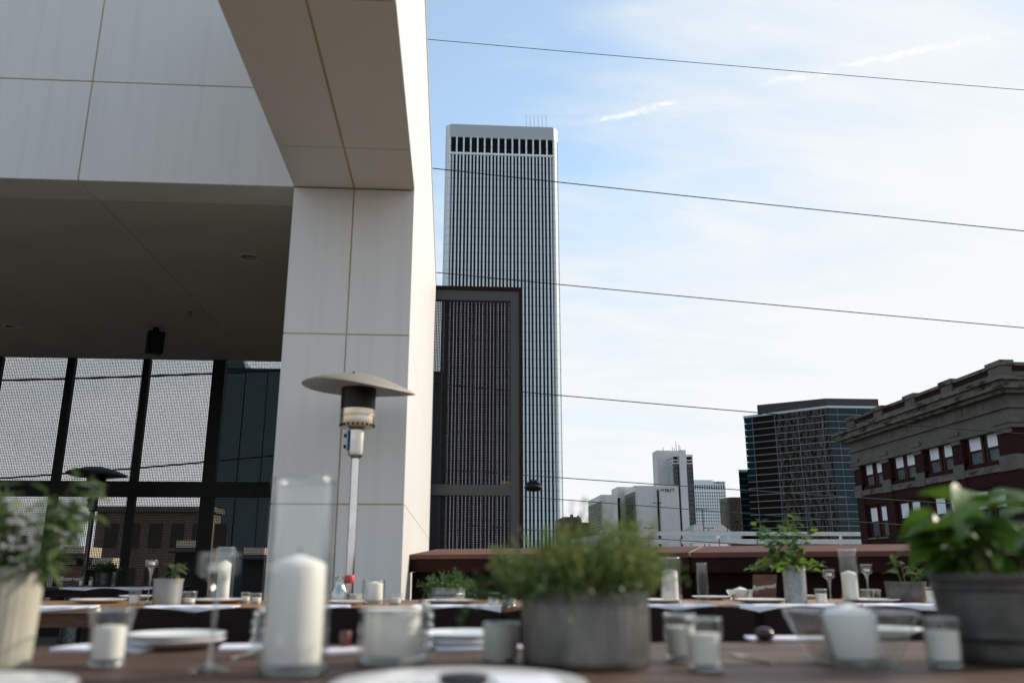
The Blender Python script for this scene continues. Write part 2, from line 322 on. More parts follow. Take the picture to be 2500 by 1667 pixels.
# ------------------------------------------------------------------ white frame pavilion
XL, XM, XR = -1.425, -0.909, -0.388
DF, H = 6.80, 4.134
YE = 14.75
g = 0.006
pav = thing('pavilion', 'white panelled terrace pavilion with square column, fascia and long overhead beam', 'building', (XM, DF, 0))
core = MB()
core.box(XL+.02, XR-.02, DF+.02, YE-.02, 0, 6.0) if False else None
core.box(XL+.006, XR-.006, DF+.006, DF+.98, 0, H-.001)                      # column core
core.box(XL+.007, XR-.007, -2.98, DF+.97, H+.006, 6.2)                 # beam core
core.box(XR-.30, XR-.006, DF+.98, YE-.02, 0, 5.9)                    # return wall core
core.box(-9.98, XL+.005, DF+.0065, DF+.38, H+.007, 6.9)                # fascia core
part('sealant_joints', core, M['sealant'], pav)
def zt(y): return 6.63-0.089*(y-7.53)
def pbox(x0,x1,y0,y1,z0,z1,m='panel',name='panel'):
    if m == 'panel' and abs(y1-y0-.02) < 1e-6 and x1 < XR-.01: y0 += random.uniform(-.0015,.0015)
    return part(name, MB().box(x0,x1,y0,y1,z0,z1), M[m], pav)
zs = [0.06, 1.424, 2.812, H-.004]
for i in range(3):                                                     # column front, two wide, three high
    pbox(XL, XM-g, DF, DF+.02, zs[i]+g, zs[i+1]-g); pbox(XM+g, XR-.0005, DF, DF+.02, zs[i]+g, zs[i+1]-g)
    pbox(XL, XL+.02, DF+.0205, DF+1.0, zs[i]+g, zs[i+1]-g)
ys = [-3.0, -1.2, 0.6, 2.45, 4.26, 6.07, DF-.0]                         # beam underside
for i in range(len(ys)-1):
    a, b = ys[i]+g, ys[i+1]-g
    pbox(XL, XM-.009, a, b, H, H+.02, 'soffit', 'soffit_panel'); pbox(XM+.009, XR, a, b, H, H+.02, 'soffit', 'soffit_panel')
xs = [-9.98, -7.32, -5.28, -3.245, XL-.002]
fz = [H, 5.085, 6.07, 7.0]
for i in range(4):                                                     # fascia, front
    for j in range(3):
        pbox(xs[i]+g, xs[i+1]-(g if i < 3 else 0), DF, DF+.02, fz[j]+(g if j else 0), fz[j+1]-g)
    pbox(xs[i]+.004, xs[i+1]-.004, DF+.0205, DF+.40, H-.002, H+.0195, 'soffit', 'soffit_panel')
# right side: long panels of the beam and of the return wall
for (y0,y1) in ((-3.0,-1.2),(-1.2,0.6),(0.6,2.45),(2.45,4.26),(4.26,6.07),(6.07,DF-.003)):
    for z0, z1 in ((H, 5.35), (5.35, 6.6)):
        m_ = MB().hexa([(XR-.02,y0+.002,z0+.0005),(XR,y0+.002,z0+.0005),(XR,y1-.002,z0+.0005),(XR-.02,y1-.002,z0+.0005)],
                       [(XR-.02,y0+.002,min(z1,9)-.002),(XR,y0+.002,z1-.002),(XR,y1-.002,z1-.002),(XR-.02,y1-.002,z1-.002)])
        part('panel', m_, M['panel'], pav)
yy = [DF, 8.3, 9.9, 11.5, 13.1, YE]
for i in range(5):
    for z0, z1 in ((0.06,1.424),(1.424,2.812),(2.812,H),(H,5.35),(5.35,99)):
        a, b = yy[i]+(.0215 if i == 0 else .0015), yy[i+1]-.0015
        t0, t1 = (min(z1, zt(a)), min(z1, zt(b)))
        e = .006 if z0 in (1.424,) else .002
        m_ = MB().hexa([(XR-.02,a,z0+e),(XR,a,z0+e),(XR,b,z0+e),(XR-.02,b,z0+e)], [(XR-.02,a,t0-.002),(XR,a,t0-.002),(XR,b,t1-.002),(XR-.02,b,t1-.002)])
        part('panel', m_, M['panel'], pav)
coping = MB().hexa([(XR-.34,DF,zt(DF)),(XR+.012,DF,zt(DF)),(XR+.012,YE+.01,zt(YE)),(XR-.34,YE+.01,zt(YE))], [(XR-.34,DF,zt(DF)+.03),(XR+.012,DF,zt(DF)+.03),(XR+.012,YE+.01,zt(YE)+.03),(XR-.34,YE+.01,zt(YE)+.03)])
part('coping', coping, M['panel'], pav)
# ceiling in three boards between the joints, roof slab above
CH = H+.018
cx_ = [-9.98, -7.32, -5.28, -3.245, -1.40, XR-.31]
for i in range(5):
    y0 = DF+.4 if cx_[i+1] <= -1.39 else DF+1.01
    part('ceiling_panel', MB().box(cx_[i]+.004, cx_[i+1]-.004, y0+.002, 13.36, CH, CH+.03), M['ceil'], pav)
part('roof_slab', MB().box(-9.98, XR-.305, DF+.41, 13.45, CH+.06, CH+.4), M['sealant'], pav)
# wall that closes the pavilion on the left, outside the picture
part('end_wall', MB().box(-10.2, -9.99, DF, 14.6, 0, 6.9), M['panel'], pav)
# recessed down lights
for (px, py, lb) in ((608,628,'round recessed ceiling light nearest the white column'), (30,797,'round recessed ceiling light at the far left, dimly seen')):
    p = atZ(px, py, CH); t = thing('ceiling_light', lb, 'light', (p.x,p.y,CH), 'recessed ceiling lights')
    part('trim_ring', MB().lathe([(.088,-.001),(.100,-.008),(.108,-.006),(.110,-.001)], 32, (p.x,p.y,CH)), M['soffit'], t, 40)
    part('reflector_cup', MB().lathe([(.087,-.0015),(.07,-.0012),(.03,-.001),(.0001,-.001)], 32, (p.x,p.y,CH-.001)), mat('lamp_cup',(0.35,0.38,0.34),0.2,0.9), t, 40)
    part('lens', MB().lathe([(.035,-.006),(.02,-.009),(.0001,-.010)], 20, (p.x,p.y,CH)), M['glass_rim'], t, 40)
# speaker box hung from the ceiling
p = atZ(378, 797, CH); t = thing('ceiling_speaker', 'black box hung from the dark ceiling', 'speaker', (p.x,p.y,CH))
part('bracket', MB().box(p.x-.03,p.x+.03,p.y+.02,p.y+.10,CH-.06,CH), M['black'], t)
sp = MB(); Rz = Matrix.Rotation(R(35),3,'Z'); sp.obox((p.x,p.y+.08,CH-.21), Rz@Vector((.10,0,0)), Rz@Vector((0,.075,0)), (0,0,.15)); part('cabinet', sp, M['black'], t)
sp = MB(); sp.obox(Vector((p.x,p.y+.08,CH-.21))+Rz@Vector((0,-.08,0)), Rz@Vector((.085,0,0)), Rz@Vector((0,.004,0)), (0,0,.135)); part('grille', sp, M['steel_dark'], t)
p = atZ(465, 762, CH); t = thing('sprinkler_head', 'tiny sprinkler head under the ceiling beside the joint', 'sprinkler', (p.x,p.y,CH))
part('plate', MB().lathe([(.03,0),(.03,-.006),(.012,-.01)],16,(p.x,p.y,CH)), M['galv_dark'], t); part('deflector', MB().lathe([(.006,-.01),(.006,-.04),(.022,-.042),(.022,-.045)],12,(p.x,p.y,CH)), M['galv_dark'], t)

# ------------------------------------------------------------------ perforated screens
def perforated(x0, x1, y, z0, z1, pitch, barw, t=0.004):
    mb = MB(); n = max(1, int(round((x1-x0)/pitch))); px_ = (x1-x0)/n
    for i in range(n+1):
        x = x0+i*px_; mb.add([(x-barw/2,y,z0),(x+barw/2,y,z0),(x+barw/2,y,z1),(x-barw/2,y,z1),(x-barw/2,y+t,z0),(x+barw/2,y+t,z0),(x+barw/2,y+t,z1),(x-barw/2,y+t,z1)],
                             [(0,1,2,3),(5,4,7,6),(1,5,6,2),(4,0,3,7)])
    m = max(1, int(round((z1-z0)/pitch))); pz = (z1-z0)/m
    for j in range(m+1):
        z = z0+j*pz; mb.add([(x0,y+.0006,z-barw/2),(x1,y+.0006,z-barw/2),(x1,y+.0006,z+barw/2),(x0,y+.0006,z+barw/2),(x0,y+t-.0006,z-barw/2),(x1,y+t-.0006,z-barw/2),(x1,y+t-.0006,z+barw/2),(x0,y+t-.0006,z+barw/2)],
                            [(0,1,2,3),(5,4,7,6),(3,2,6,7),(0,4,5,1)])
    return mb
YS = 13.40
scr = thing('mesh_screen', 'dark perforated steel screen wall closing the back of the covered terrace', 'screen', (-5, YS, 0))
zb0, zb1 = atY(300,1215,YS).z, atY(300,1176,YS).z
posts = [(atY(px,875,YS).x, wd) for px, wd in ((5,.12),(182,.12),(365,.11),(541,.20))]
posts = [(2*posts[0][0]-posts[1][0], .12)] + posts + [(atY(715,875,YS).x, .12)]
posts = [(2*posts[0][0]-posts[1][0], .12)] + posts
for x, wd in posts:
    part('post', MB().box(x-wd/2, x+wd/2, YS-.10, YS-.004, 0, CH), M['steel_dark'], scr)
part('beam', MB().box(-9.9, XR-.32, YS-.14, YS-.102, zb0, zb1), M['steel_dark'], scr)
part('base_beam', MB().box(-9.9, XR-.32, YS-.14, YS-.102, 0.0, 0.18), M['steel_dark'], scr)
PIT = 0.0245
ed = [-9.9]+[x for x, _ in posts if x > -9.9]+[XR-.32]
for i in range(len(ed)-1):
    if ed[i+1]-ed[i] < .1: continue
    for z0, z1 in ((0.0, (zb0+zb1)/2-.01), ((zb0+zb1)/2+.01, CH)):
        part('perforated_panel', perforated(ed[i]+.004, ed[i+1]-.004, YS, z0, z1, PIT, .0090), M['mesh'], scr)
# right-hand screen with rust edge, beyond the white wall
Y2 = 15.0
s2 = thing('rust_screen', 'tall rust framed perforated screen between white wall and skyscraper', 'screen', (0.3, Y2, 0))
xe = atY(1272, 720, Y2).x; xg = atY(1246, 720, Y2).x; xr_ = atY(1266, 720, Y2).x
ztop = atY(1170, 706, Y2).z; zr = atY(1170, 714, Y2).z; zg = atY(1170, 738, Y2).z
b0, b1 = atY(1150,1210,Y2).z, atY(1150,1184,Y2).z
xs0 = XR-.3
part('post', MB().box(xg, xr_, Y2-.12, Y2-.01, -.3, zg-.001), M['steel_grey'], s2)
part('top_beam', MB().box(xs0, xr_, Y2-.12, Y2-.01, zg, zr), M['steel_grey'], s2)
part('rust_cap', MB().box(xs0, xe, Y2-.16, Y2+.12, zr+.001, ztop), M['rust'], s2)
part('rust_edge', MB().box(xr_+.001, xe, Y2-.16, Y2+.12, -.3, zr), M['rust'], s2)
part('mid_beam', MB().box(xs0, xg-.001, Y2-.125, Y2-.02, b0, b1), M['steel_grey'], s2)
xp = atY(1079, 900, Y2).x
part('thin_post', MB().box(xp-.022, xp+.022, Y2-.10, Y2-.015, -.3, zg-.001), M['steel_dark'], s2)
part('dark_post', MB().box(xp+.025, xp+.095, Y2-.02, Y2-.006, -.3, zg-.001), M['black'], s2)
part('perforated_panel', perforated(xs0, xg, Y2, -.3, b0+.05, .030, .0160), M['mesh_rust'], s2)
part('perforated_panel', perforated(xs0, xg, Y2, b0+.06, zg, .030, .0160), M['mesh_rust'], s2)
# dried grass on the beam
p = Vector((atY(1234,1182,Y2).x, Y2-.08, b1)); mb = MB()
for i in range(60):
    a = random.random()*6.28; e = random.random(); c = p+Vector((random.uniform(-.06,.06), random.uniform(-.02,.02), .005+random.uniform(0,.05)))
    d = Vector((math.cos(a)*.05, math.sin(a)*.03, (e-.3)*.04)); mb.tube([c-d, c+Vector((0,0,.012)), c+d], .0022, 3)
solo('dried_grass_clump', mb, M['dry'], 'small clump of dry grass caught on the grey screen beam', 'grass clump', p)

# ------------------------------------------------------------------ parapet
pa, pb_ = atZ(997,1353,1.06), atZ(2500,1340.5,1.06)
pd = Vector((pb_.x-pa.x, pb_.y-pa.y, 0)).normalized(); pn = Vector((-pd.y, pd.x, 0))
par = thing('parapet', 'rust brown corten parapet with sloped cap along the terrace edge', 'parapet', (pa.x,pa.y,0))
def pq(u, v, z): q = Vector((pa.x,pa.y,0))+pd*u+pn*v; return (q.x,q.y,z)
def pbx(u0,u1,v0,v1,z0,z1): return MB().hexa([pq(u0,v0,z0),pq(u1,v0,z0),pq(u1,v1,z0),pq(u0,v1,z0)],[pq(u0,v0,z1),pq(u1,v0,z1),pq(u1,v1,z1),pq(u0,v1,z1)])
sm = atZ(1670,1346,1.06); us = (Vector((sm.x,sm.y,0))-Vector((pa.x,pa.y,0))).dot(pd)
cuts = [0.003, us, us+3.7, us+7.4]
for i in range(3):
    a, b = cuts[i]+.0, cuts[i+1]-.012
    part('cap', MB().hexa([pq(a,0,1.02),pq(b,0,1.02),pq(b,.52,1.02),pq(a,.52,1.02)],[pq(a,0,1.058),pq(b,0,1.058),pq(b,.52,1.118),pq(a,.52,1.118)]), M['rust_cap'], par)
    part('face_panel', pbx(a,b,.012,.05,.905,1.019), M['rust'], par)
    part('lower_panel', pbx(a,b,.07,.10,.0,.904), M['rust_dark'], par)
part('seam_strip', MB().hexa([pq(us-.011,.002,1.03),pq(us-.001,.002,1.03),pq(us-.001,.5,1.03),pq(us-.011,.5,1.03)],[pq(us-.011,.002,1.059),pq(us-.001,.002,1.059),pq(us-.001,.5,1.117),pq(us-.011,.5,1.117)]), mat('pale_sealant',(0.5,0.36,0.26),0.8), par)
part('wall_core', pbx(.01,us+7.3,.11,.5,0,1.019), M['rust_dark'], par)

# ------------------------------------------------------------------ patio heaters
def heater(x, y, s, label, tilt, band=True, dark=False):
    t = thing('patio_heater', label, 'patio heater', (x,y,0), 'steel patio heaters')
    c = (x,y,0); st = M['steel'] if not dark else M['galv_dark']; pole = M['steel_pole'] if not dark else M['galv_dark']
    part('base', MB().lathe([(.23,0),(.23,.06),(.21,.10),(.205,.62),(.19,.68),(.06,.72),(.03,.72)], 32, c), M['galv_dark'], t, 35)
    part('pole', MB().lathe([(.030,.72),(.030,1.70)], 24, c), pole, t, 40)
    part('neck', MB().lathe([(.030,1.70),(.055,1.725),(.058,1.75),(.058,1.905),(.045,1.915)], 28, c), st, t, 35)
    hs = MB().lathe([(.05,1.915),(.12,1.925),(.128,1.955),(.128,2.00),(.132,2.004),(.132,2.012),(.128,2.016),(.128,2.055)], 40, c)
    bh = part('burner_housing', hs, M['brass_steel'] if not dark else st, t, 35)
    v = MB()
    for i in range(22):
        a = i/22*6.283; ca_, sa_ = math.cos(a), math.sin(a); cc_ = Vector((x+ca_*.1265, y+sa_*.1265, 1.939))
        v.obox(cc_, Vector((-sa_,ca_,0))*.006, Vector((ca_,sa_,0))*.003, (0,0,.009))
    part('vent_slots', v, M['black'], bh)
    part('emitter_screen', MB().lathe([(.126,2.056),(.127,2.14),(.130,2.215)], 40, c), mat('sooty_mesh',(0.018,0.016,0.015),0.4,0.6), t, 35)
    dome = MB(); n = 48; prof = [(.0,.105),(.06,.103),(.13,.092),(.21,.070),(.30,.040),(.37,.012),(.405,-.006),(.412,-.014),(.404,-.012),(.37,.004),(.30,.031),(.21,.061),(.13,.083),(.0,.095)]
    prof = [(max(r,.0005),z) for r,z in prof]
    def dfn(r, z, a): return r*(1+0.018*math.cos(4*a+.5)*(r/.41)**2)
    dome.lathe(prof, n, (0,0,0), dfn)
    mt_ = Matrix.Translation((x,y,2.225)) @ Euler(tilt).to_matrix().to_4x4()
    dome.v = [tuple(mt_@Vector((a,b,z+0.014*math.sin(2*math.atan2(b,a))*(math.hypot(a,b)/.41)**2))) for a,b,z in dome.v]
    rf = part('reflector', dome, M['reflector'] if not dark else mat('silhouette_reflector',(0.03,0.035,0.04),0.5,0.3), t, 50)
    nu = MB()
    for i in range(3):
        a = i/3*6.28+.4; q = mt_@Vector((.20*math.cos(a),.20*math.sin(a),.074)); nu.lathe([(.006,0),(.006,.012),(.0005,.016)],8,q)
    part('nut', nu, M['black'], rf)
    kp = Vector((x-.062,y-.02,0))
    part('control_plate', MB().box(x-.066,x-.056,y-.045,y+.01,1.76,1.90), M['blue_plate'] if not dark else M['black'], t)
    for z in (1.865,1.785):
        part('knob', MB().tube([(x-.066,y-.018,z),(x-.088,y-.02,z)],.014,12), M['black'], t, 40)
    if band: part('red_band', MB().lathe([(.0325,.835),(.034,.838),(.034,.888),(.0325,.89)],20,c), M['red'], t, 40)
    return t
hp = atY(868,1117,6.15); heater(hp.x, hp.y, 1, 'tall steel patio heater with round hood in front of the white column', (R(4),R(4.5),0))
hp = atY(232,1200,12.3); heater(hp.x, hp.y, 1, 'dark patio heater silhouetted against the mesh screen at left', (R(-1),R(2),0), False, True)  # same heater in darker metals: shade and backlight put into the colours

# ------------------------------------------------------------------ tables and chairs
TZ = 0.75
def table(name, label, x0, x1, y0, y1, wood, planks, dark=False):
    t = thing(name, label, 'table', ((x0+x1)/2,(y0+y1)/2,0), 'long dining tables')
    n = planks; wy = (y1-y0)/n
    for i in range(n):
        part('plank', MB().box(x0, x1, y0+i*wy+.002, y0+(i+1)*wy-.002, TZ-.025-random.random()*.0006, TZ-random.random()*.0007), wood, t)
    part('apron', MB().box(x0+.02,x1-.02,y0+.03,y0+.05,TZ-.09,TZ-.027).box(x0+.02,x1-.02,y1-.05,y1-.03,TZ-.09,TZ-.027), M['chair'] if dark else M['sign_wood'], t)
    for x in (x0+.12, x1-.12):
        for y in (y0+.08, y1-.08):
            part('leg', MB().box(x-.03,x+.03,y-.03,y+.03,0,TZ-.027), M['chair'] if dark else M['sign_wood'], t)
    return t
yf = atZ(1800,1567,TZ).y
table('dining_table', 'brown plank dining table in the foreground laid with candles', -1.75, 1.9, .80, yf, M['wood_front'], 8)
yb0, yb1 = atZ(1250,1480,TZ).y, atZ(1250,1463,TZ).y
xbl, xbm, xbr = atZ(95,1478,TZ).x, atZ(1790,1479,TZ).x, atZ(2360,1479,TZ).x
table('dining_table', 'long amber topped table under the white column laid for dinner', xbl-.9, xbm-.01, yb0, yb1, M['wood_back'], 5)
table('dining_table', 'amber topped table before the parapet at the right, holding the parsley pot', xbm+.01, xbr+.5, yb0, yb1, M['wood_back'], 5)
def chair(x, y, label, rot=0):
    t = thing('dining_chair', label, 'chair', (x,y,0), 'black chairs along the second table')
    # back faces the camera; seat towards +y
    bk = MB(); n = 12; hw = .225
    rows = []
    for i in range(n+1):
        u = -1+2*i/n; xx = x+u*hw; yb = y-.02*(1-u*u); top = .752-.030*u*u; bot = .55-.02*u*u
        rows.append([(xx,yb,bot),(xx,yb,top),(xx,yb+.018,top),(xx,yb+.018,bot)])
    vs = [v for r_ in rows for v in r_]; fs = []
    for i in range(n):
        for k in range(4): fs.append((i*4+k, (i+1)*4+k, (i+1)*4+(k+1)%4, i*4+(k+1)%4))
    fs += [(0,1,2,3),(n*4+3,n*4+2,n*4+1,n*4)]
    part('back_rail', bk.add(vs, fs), M['chair'], t, 40)
    part('lower_rail', MB().box(x-.20,x+.20,y-.006,y+.014,.47,.51), M['chair'], t)
    for s in (-1,1):
        part('back_post', MB().bar((x+s*.215,y+.02,0.0),(x+s*.215,y+.004,.716),.03,.035,(0,1,0)), M['chair'], t)
        part('leg', MB().bar((x+s*.20,y+.44,0.0),(x+s*.20,y+.36,.43),.03,.035,(0,1,0)), M['chair'], t)
    part('seat', MB().box(x-.205,x+.205,y+.03,y+.43,.43,.455), M['chair'], t)
    return t
cw = ['at the far left behind the leafy white pot','behind the flared glass candle','behind the tall glass candle vase','behind the low square candle glass, left of the thyme pot','hidden mostly by the thyme pot','behind the two votive glasses','behind the square flared bowl','left of the tall grey bucket','at the far right behind the basil bucket']
for px, lb in zip((195,455,770,1120,1405,1690,1935,2215,2480), cw):
    p = atZ(px, 1490, .775); chair(p.x, yb0-.10, 'black wooden chair '+lb)

# ------------------------------------------------------------------ table ware
def fit(px0, px1, ytop, ybase, z=TZ):
    c = (px0+px1)/2; c += (c-CX)/7700*(ybase-ytop)/2; b = atZ(c, ybase, z); k = mpp(b); r = (px1-px0)/2*k
    hd = Vector((b.x, b.y, 0)).normalized(); off = math.cos(math.atan2(b.x, b.y)-AZ); b = Vector((b.x, b.y, z))+hd*r; k = mpp(b); r = (px1-px0)/2*k*off
    return b.x, b.y, r, atY((px0+px1)/2, ytop, b.y).z-z
def cyl_vase(spec, label, z=TZ, n=40):
    x, y, r, h = fit(*spec); t = thing('glass_vase', label, 'vase', (x,y,z), 'clear glass cylinder vases'); w_ = r*.07
    part('glass_wall', MB().lathe([(r,.006),(r,h-.002),(r-w_,h-.002),(r-w_,.012)], n, (x,y,z)), M['glass'], t, 40)
    part('glass_base', MB().lathe([(r*.95,.0005),(r+.0003,.006),(r+.0003,.014),(r-w_,.018),(.001,.018)], n, (x,y,z)), M['glass_thick'], t, 40)
    part('rim', MB().ring(r-w_/2,h,max(.0016,w_*.55),(x,y,z),n), M['glass_rim'], t, 80)
    part('foot_ring', MB().ring(r*.93,.0045,.0042,(x,y,z),n), M['glass_rim'], t, 80)
    return x, y, r, h
def pillar(x, y, z, r, h, label, n=40, peak=.10):
    t = thing('pillar_candle', label, 'candle', (x,y,z), 'white pillar candles')
    part('wax', MB().lathe([(r*.98,0),(r,.004),(r,h*(1-peak)-.004),(r*.97,h*(1-peak)),(r*.80,h*(1-peak)+h*peak*.35),(r*.12,h*.995),(.0005,h)], n, (x,y,z)), M['wax'], t, 50)
    part('wick', MB().tube([(x,y,z+h-.001),(x+.001,y,z+h+.008),(x+.003,y,z+h+.013)], .0016, 6), M['wick'], t)
    return t
def votive(spec, label, z=TZ, frost=False, lvl=.62, flare=1.0):
    x, y, r, h = fit(*spec); t = thing('votive_candle', label, 'candle', (x,y,z), 'votive candles in small glasses')
    rb = r*(.92 if flare == 1 else 1/flare)
    part('glass', MB().lathe([(rb*.9,.0005),(rb,.004),(r,h),(r*.93,h),(rb*.9,.012),(.001,.011)], 32, (x,y,z)), M['frosted'] if frost else M['glass'], t, 40)
    part('rim', MB().ring(r*.965,h,.0017,(x,y,z),32), M['glass_rim'], t, 80)
    part('foot_ring', MB().ring(rb*.93,.0035,.0034,(x,y,z),32), M['glass_rim'], t, 80)
    part('thick_base', MB().lathe([(rb*.88,.0002),(rb*1.01,.003),(rb*1.01,.009),(.001,.0105)], 32, (x,y,z)), M['glass_thick'], t, 40)
    wr = rb*.86; part('wax', MB().lathe([(wr,.0125),(wr*1.0+(r-rb)*lvl,h*lvl),(.001,h*lvl+.002)], 28, (x,y,z)), M['votive_wax'], t, 40)
    part('wick', MB().tube([(x,y,z+h*lvl),(x+.001,y,z+h*lvl+.010)], .0010, 5), M['wick'], t)
    return t
def stem_holder(bx0, bx1, ytop, ybowl, ybase, label, z=TZ):
    c = (bx0+bx1)/2; x, y, r, h = fit(bx0, bx1, ytop, ybase, z); hb = atY(c, ybowl, y).z-z
    t = thing('stemmed_candle_holder', label, 'candle holder', (x,y,z), 'long stemmed glass candle holders')
    k = r/.040
    part('bowl', MB().lathe([(.009*k,hb),(.030*k,hb+.004),(r,hb+.012),(r,h),(r-.002,h),(r-.003,hb+.016),(.001,hb+.010)], 36, (x,y,z)), M['glass'], t, 40)
    part('rim', MB().ring(r-.001,h,.0015,(x,y,z),36), M['glass_rim'], t, 80)
    part('stem', MB().lathe([(.010*k,.006),(.0045*k,.02),(.0035*k,hb*.45),(.006*k,hb*.75),(.013*k,hb*.94),(.020*k,hb+.001)], 20, (x,y,z)), M['glass_thick'], t, 60)
    part('foot', MB().lathe([(.040*k,.0005),(.041*k,.002),(.02*k,.005),(.008*k,.010)], 36, (x,y,z)), M['glass_thick'], t, 50)
    part('tealight', MB().lathe([(.019*k,hb+.0125),(.019*k,hb+.026),(.001,hb+.027)], 20, (x,y,z)), M['wax'], t, 40)
def plate(px0, px1, ybase, label, z=TZ, stack=1, hgt=.018, name='dinner_plate', group='white dinner plates'):
    c = (px0+px1)/2; x, y, r, _ = fit(px0, px1, ybase-5, ybase, z)
    for i in range(stack):
        zz_ = z+i*.012+.001
        mb = MB().lathe([(r*.55,0),(r*.6,.002),(r*.78,.008),(r*.985,hgt),(r,hgt+.002),(r*.985,hgt+.0035),(r*.76,.0115),(r*.6,.006),(.001,.005)], 56, (x,y,zz_))
        solo(name, mb, M['plate'], label if i == 0 else label+', upper one', 'plate', (x,y,zz_), group, 50)
    return x, y, r
def napkin(cx0, cy0, wx, wy, rot, label, z=TZ, edge=None, th=.006, flap=0.0):
    mb = MB(); n, m_ = 14, 12; rr = Matrix.Rotation(R(rot),2); vs = []; seed = random.random()*9
    for lay in (1,0):
        for j in range(m_+1):
            for i in range(n+1):
                u, v = (i/n-.5)*wx, (j/m_-.5)*wy; q = rr@Vector((u,v)); X, Y = cx0+q.x, cy0+q.y
                zz_ = z+.0008+lay*th*(1+.35*math.sin(u*37+seed)*math.cos(v*31))
                if edge is not None and Y < edge+.002:
                    d = edge+.002-Y; zz_ -= d*.93; Y = edge-.004-.10*d-lay*th*.8
                vs.append((X,Y,zz_))
    W = n+1; K = W*(m_+1); fs = []
    for j in range(m_):
        for i in range(n):
            a = j*W+i; fs.append((a,a+1,a+W+1,a+W)); fs.append((K+a,K+a+W,K+a+W+1,K+a+1))
    for i in range(n): fs.append((i,K+i,K+i+1,i+1)); a = m_*W+i; fs.append((a,a+1,K+a+1,K+a))
    for j in range(m_): a = j*W; fs.append((a,a+W,K+a+W,K+a)); a = j*W+n; fs.append((a,K+a,K+a+W,a+W))
    return solo('napkin', mb.add(vs, fs), M['napkin'], label, 'napkin', (cx0,cy0,z), 'folded white napkins', 60)

# ---- foliage
def leafmesh(name, m, wd=.5, fold=.25, curl=.3, n=6, tip=1.0):
    vs = []; fs = []
    for i in range(n+1):
        t_ = i/n; ww = wd/2*math.sin(math.pi*(t_**.75)*.985+.02)*(1 if tip == 1 else 1)
        y = t_; z = -curl*t_*t_; rip = .02*math.sin(t_*17)
        vs += [(-ww,y,z+fold*ww+rip),(0,y,z),(ww,y,z+fold*ww-rip)]
    for i in range(n):
        a = i*3; fs += [(a,a+1,a+4,a+3),(a+1,a+2,a+5,a+4)]
    me = bpy.data.meshes.new(name); me.from_pydata(vs, [], fs); me.materials.append(m); me.shade_smooth(); me.update(); return me
def leafmtx(p, d, roll, s):
    d = Vector(d).normalized(); r = d.cross(Vector((0,0,1)))
    if r.length < .05: r = Vector((1,0,0))
    r.normalize(); u = r.cross(d)
    mm = Matrix((r,d,u)).transposed().to_4x4() @ Matrix.Rotation(roll,4,'Y')
    return Matrix.Translation(p) @ mm @ Matrix.Scale(s,4)
def stems_leaves(t, base, rad, ns, hgt, spread, per, size, meshes, stem_r=.002, droop=0.0, start=.3, szv=.35, rng=None, cap=300, flat=.3):
    rng = rng or random; cnt = 0; sm_ = MB()
    for s in range(ns):
        a = rng.random()*6.283; q = math.sqrt(rng.random())
        b = Vector(base)+Vector((math.cos(a)*rad*q*.7, math.sin(a)*rad*q*.7, 0)); hh = hgt*rng.uniform(.55,1.0)
        out = spread*(.25+.75*q)*rng.uniform(.6,1.1)
        pts = []
        for k in range(6):
            u = k/5; pts.append(b+Vector((math.cos(a)*out*u**1.4, math.sin(a)*out*u**1.4, hh*(u-droop*u*u*u))))
        sm_.tube(pts, [stem_r*(1-.6*k/5) for k in range(6)], 5)
        for j in range(per):
            if cnt >= cap: break
            u = start+(1-start)*(j+rng.random()*.6)/per; u = min(u,1); k = min(int(u*5),4); f = u*5-k; p = pts[k].lerp(pts[k+1],f)
            la = a+rng.uniform(-2.4,2.4) if u < .93 else a+rng.uniform(-1,1)
            d = Vector((math.cos(la), math.sin(la), rng.uniform(-.35,.75)+flat*(u-.5)))
            sharelink('leaf', rng.choice(meshes), t, leafmtx(p, d, rng.uniform(-.6,.6), size*rng.uniform(1-szv,1+szv))); cnt += 1
    part('stems', sm_, M['stem'], t, 60)
def bushy(t, base, rad, ns, hgt, spread, m, leaf, per, stem_r=.0008, name='foliage', trail=0.0, seed=3):
    rng = random.Random(seed); mb = MB()
    for s in range(ns):
        a = rng.random()*6.283; q = math.sqrt(rng.random()); b = Vector(base)+Vector((math.cos(a)*rad*q, math.sin(a)*rad*q, 0))
        hh = hgt*rng.uniform(.45,1.0)*(1-.25*q*q)*(0.8+.4*math.sin(a*3+1)*math.sin(a*2)); out = spread*q*rng.uniform(.4,1.15)
        tr = trail*rng.random() if q > .7 else 0; pts = []
        wv = rng.uniform(-.02,.02)
        for k in range(6):
            u = k/5; pts.append(b+Vector((math.cos(a)*out*u+wv*math.sin(u*5), math.sin(a)*out*u+wv*math.cos(u*4)*.5, hh*u-(tr*u*u*u))))
        for k in range(5):
            d = pts[k+1]-pts[k]; sd = Vector((1,.3,0))*stem_r; mb.add([pts[k]-sd,pts[k]+sd,pts[k+1]+sd,pts[k+1]-sd],[(0,1,2,3)])
        for j in range(per):
            u = .15+.85*rng.random(); k = min(int(u*5),4); p = pts[k].lerp(pts[k+1],u*5-k); l_ = leaf*rng.uniform(.6,1.3)
            d = Vector((rng.uniform(-1,1),rng.uniform(-1,1),rng.uniform(-.3,1))).normalized()*l_; sdv = d.cross(Vector((rng.uniform(-1,1),rng.uniform(-1,1),.4))).normalized()*l_*.28
            mb.add([p, p+d*.5+sdv, p+d, p+d*.5-sdv], [(0,1,2,3)])
    return part(name, mb, m, t, stuff=True)
